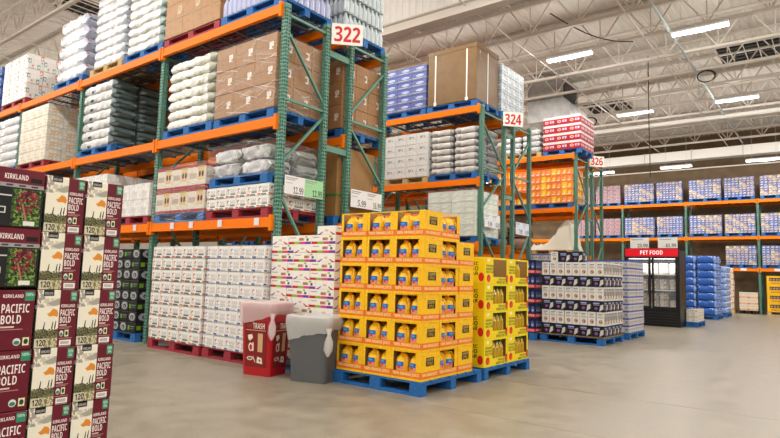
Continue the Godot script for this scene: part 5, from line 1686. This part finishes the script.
func fridge() -> void:
	var t := thing("glass_door_fridge", "black glass door fridge with red PET FOOD header", "fridge", "", Vector3(-4.09, 0, -17.3))
	var w := 1.44
	var h := 2.15
	var d := 0.82
	for s in [-1, 1]:
		part("side_panel", box_mesh(Vector3(0.05, h, d)), M.black, t, Vector3(s * (w / 2 - 0.025), h / 2, -d / 2))
	part("back_panel", box_mesh(Vector3(w, h, 0.04)), M.dark, t, Vector3(0, h / 2, -d + 0.02))
	part("top_panel", box_mesh(Vector3(w, 0.05, d)), M.black, t, Vector3(0, h - 0.025, -d / 2))
	var base := part("base_cabinet", box_mesh(Vector3(w - 0.1, 0.48, d - 0.04)), M.black, t, Vector3(0, 0.24, -d / 2 - 0.01))
	for k in 5:
		part("vent_slat", box_mesh(Vector3(w - 0.16, 0.025, 0.03)), flat(Color(0.13, 0.13, 0.14), 0.35), base, Vector3(0, -0.17 + k * 0.075, d / 2 - 0.012))
	var hd := part("header", box_mesh(Vector3(w, 0.25, 0.05)), M.black, t, Vector3(0, h - 0.125, 0.0))
	var im := sheet(512, 96, Color(0.8, 0.06, 0.13))
	text(im, "PET FOOD", 150, 22, 220, 50, Color(0.97, 0.95, 0.95))
	var st := st_new()
	quad(st, Vector3(-w / 2 + 0.03, -0.11, 0.027), Vector3(w / 2 - 0.03, -0.11, 0.027), Vector3(w / 2 - 0.03, 0.11, 0.027), Vector3(-w / 2 + 0.03, 0.11, 0.027), Vector3(0, 0, 1))
	var pm := printed(im, 0.4)
	pm.emission_enabled = true
	pm.emission_texture = pm.albedo_texture
	pm.emission_energy_multiplier = 0.35
	part("lit_sign", st.commit(), pm, hd)
	var glass := flat(Color(0.85, 0.9, 0.9, 0.08), 0.03)
	glass.transparency = BaseMaterial3D.TRANSPARENCY_ALPHA
	for s in [-1, 1]:
		var dr := part("door", box_mesh(Vector3(0.05, 1.4, 0.05)), M.black, t, Vector3(s * 0.04, 1.2, 0.0))
		part("door_rail", box_mesh(Vector3(0.62, 0.05, 0.05)), M.black, dr, Vector3(s * 0.31, 0.69, 0))
		part("door_rail", box_mesh(Vector3(0.62, 0.05, 0.05)), M.black, dr, Vector3(s * 0.31, -0.69, 0))
		part("door_stile", box_mesh(Vector3(0.05, 1.4, 0.05)), M.black, dr, Vector3(s * 0.6, 0, 0))
		part("door_glass", box_mesh(Vector3(0.56, 1.33, 0.008)), glass, dr, Vector3(s * 0.31, 0, 0))
		part("handle", box_mesh(Vector3(0.03, 0.4, 0.03)), M.dark, dr, Vector3(s * 0.03, -0.1, 0.035))
	for y in [0.5, 0.98, 1.42]:
		part("shelf", box_mesh(Vector3(w - 0.12, 0.025, d - 0.16)), M.white, t, Vector3(0, y, -d / 2 - 0.02))
	var l := part("interior_light", box_mesh(Vector3(w - 0.2, 0.03, 0.03)), M.glow, t, Vector3(0, h - 0.29, -0.1))
	var al := AreaLight3D.new()
	al.name = "light"
	al.area_size = Vector2(w - 0.2, 0.05)
	al.light_energy = 1.8
	al.light_color = Color(0.95, 0.97, 1.0)
	al.shadow_enabled = true
	al.area_range = 50.0
	al.area_attenuation = 2.0
	t.add_child(al)
	al.position = Vector3(0, h - 0.31, -0.1)
	al.rotation.x = -PI / 2 + 0.4
	# food bags and tubs inside
	var bagm := card(mosaic_print(Color(0.76, 0.72, 0.66), [Color(0.76, 0.72, 0.66), Color(0.68, 0.58, 0.5), Color(0.82, 0.8, 0.76)], 2, 2, 101))
	var n := 0
	for y in [0.515, 0.995, 1.435]:
		var rows := 2 if y < 0.6 else 1
		for r in rows:
			for i in 5:
				if y < 0.6 and i == 4 and r == 1:
					continue
				solo("pet_food_roll", carton(0.24, 0.2 if rows == 2 else 0.3, 0.3, 0.03), bagm, Vector3(-4.09 - 0.54 + i * 0.265, y + r * 0.205, -17.3 - 0.4), 0, place_words("cream pet food pack on the %s fridge shelf" % ("lower" if y < 0.6 else "middle" if y < 1.2 else "upper"), r, rows, i, 5, 0), "pet food", "pet food packs inside the fridge, %s shelf" % ("lower" if y < 0.6 else "middle" if y < 1.2 else "upper"))

func small_things() -> void:
	aisle_sign("322", -6.07, 4.7)
	aisle_sign("324", -11.6, 4.72)
	aisle_sign("326", -17.3, 4.76)
	price_cards(-5.12, 2.23, -5.84, 2.48, [[Color(0.9, 0.89, 0.9), "12.99", "white"], [Color(0.62, 0.83, 0.62), "12.99", "pale green"]], "near rack's front end frame")
	price_cards(-6.44, 2.2, -7.18, 2.47, [[Color(0.9, 0.89, 0.9), "5.99", "white"], [Color(0.9, 0.89, 0.88), "16.99", "white"]], "near rack's rear end frame")
	price_cards(-10.62, 2.25, -11.3, 2.53, [[Color(0.88, 0.88, 0.9), "9.99", "white"], [Color(0.88, 0.88, 0.9), "8.49", "white"]], "middle rack's front end frame")
	price_cards(-12.1, 2.2, -12.8, 2.48, [[Color(0.85, 0.86, 0.92), "7.99", "white"], [Color(0.85, 0.86, 0.92), "6.89", "white"]], "middle rack's rear end frame")
	# cards over the fridge
	for p in [[-4.42, "left"], [-3.68, "right"]]:
		var im := sheet(128, 80, Color(0.9, 0.89, 0.87))
		text(im, "23.99" if p[1] == "left" else "41.99", 50, 44, 70, 28, Color(0.2, 0.2, 0.2), "Droid Serif")
		rect(im, 8, 10, 80, 6, Color(0.6, 0.6, 0.6))
		var c := solo("price_card", box_mesh(Vector3(0.5, 0.3, 0.008)), M.paper, Vector3(p[0], 2.3, -17.4), 0, "white price card standing on top of the fridge, %s one" % p[1], "price card", "price cards on the fridge")
		var st := st_new()
		quad(st, Vector3(-0.25, -0.15, 0.005), Vector3(0.25, -0.15, 0.005), Vector3(0.25, 0.15, 0.005), Vector3(-0.25, 0.15, 0.005), Vector3(0, 0, 1))
		part("print", st.commit(), printed(im, 0.6), c)
	# white shelf tags on the lowest near beam
	var tagm := flat(Color(0.86, 0.85, 0.88), 0.6)
	var nt := 0
	for x in [-6.1, -6.9, -7.6, -8.1, -9.2, -10.1]:
		nt += 1
		solo("shelf_tag", box_mesh(Vector3(0.1, 0.1, 0.004)), tagm, Vector3(x, LV[0] - 0.055, -4.988), 0, "small white tag on the near rack's lowest beam, %s from the end frame" % ORD[nt - 1], "shelf tag", "white tags on the lowest beam")
	for x in [-3.1, -1.9]:
		solo("shelf_tag", box_mesh(Vector3(0.22, 0.1, 0.004)), tagm, Vector3(x, LV[0] - 0.055, -28.562), 0, "small white tag on the wall rack's lowest beam, %s" % ("left one" if x < -2.5 else "right one"), "shelf tag", "white tags on the wall rack")
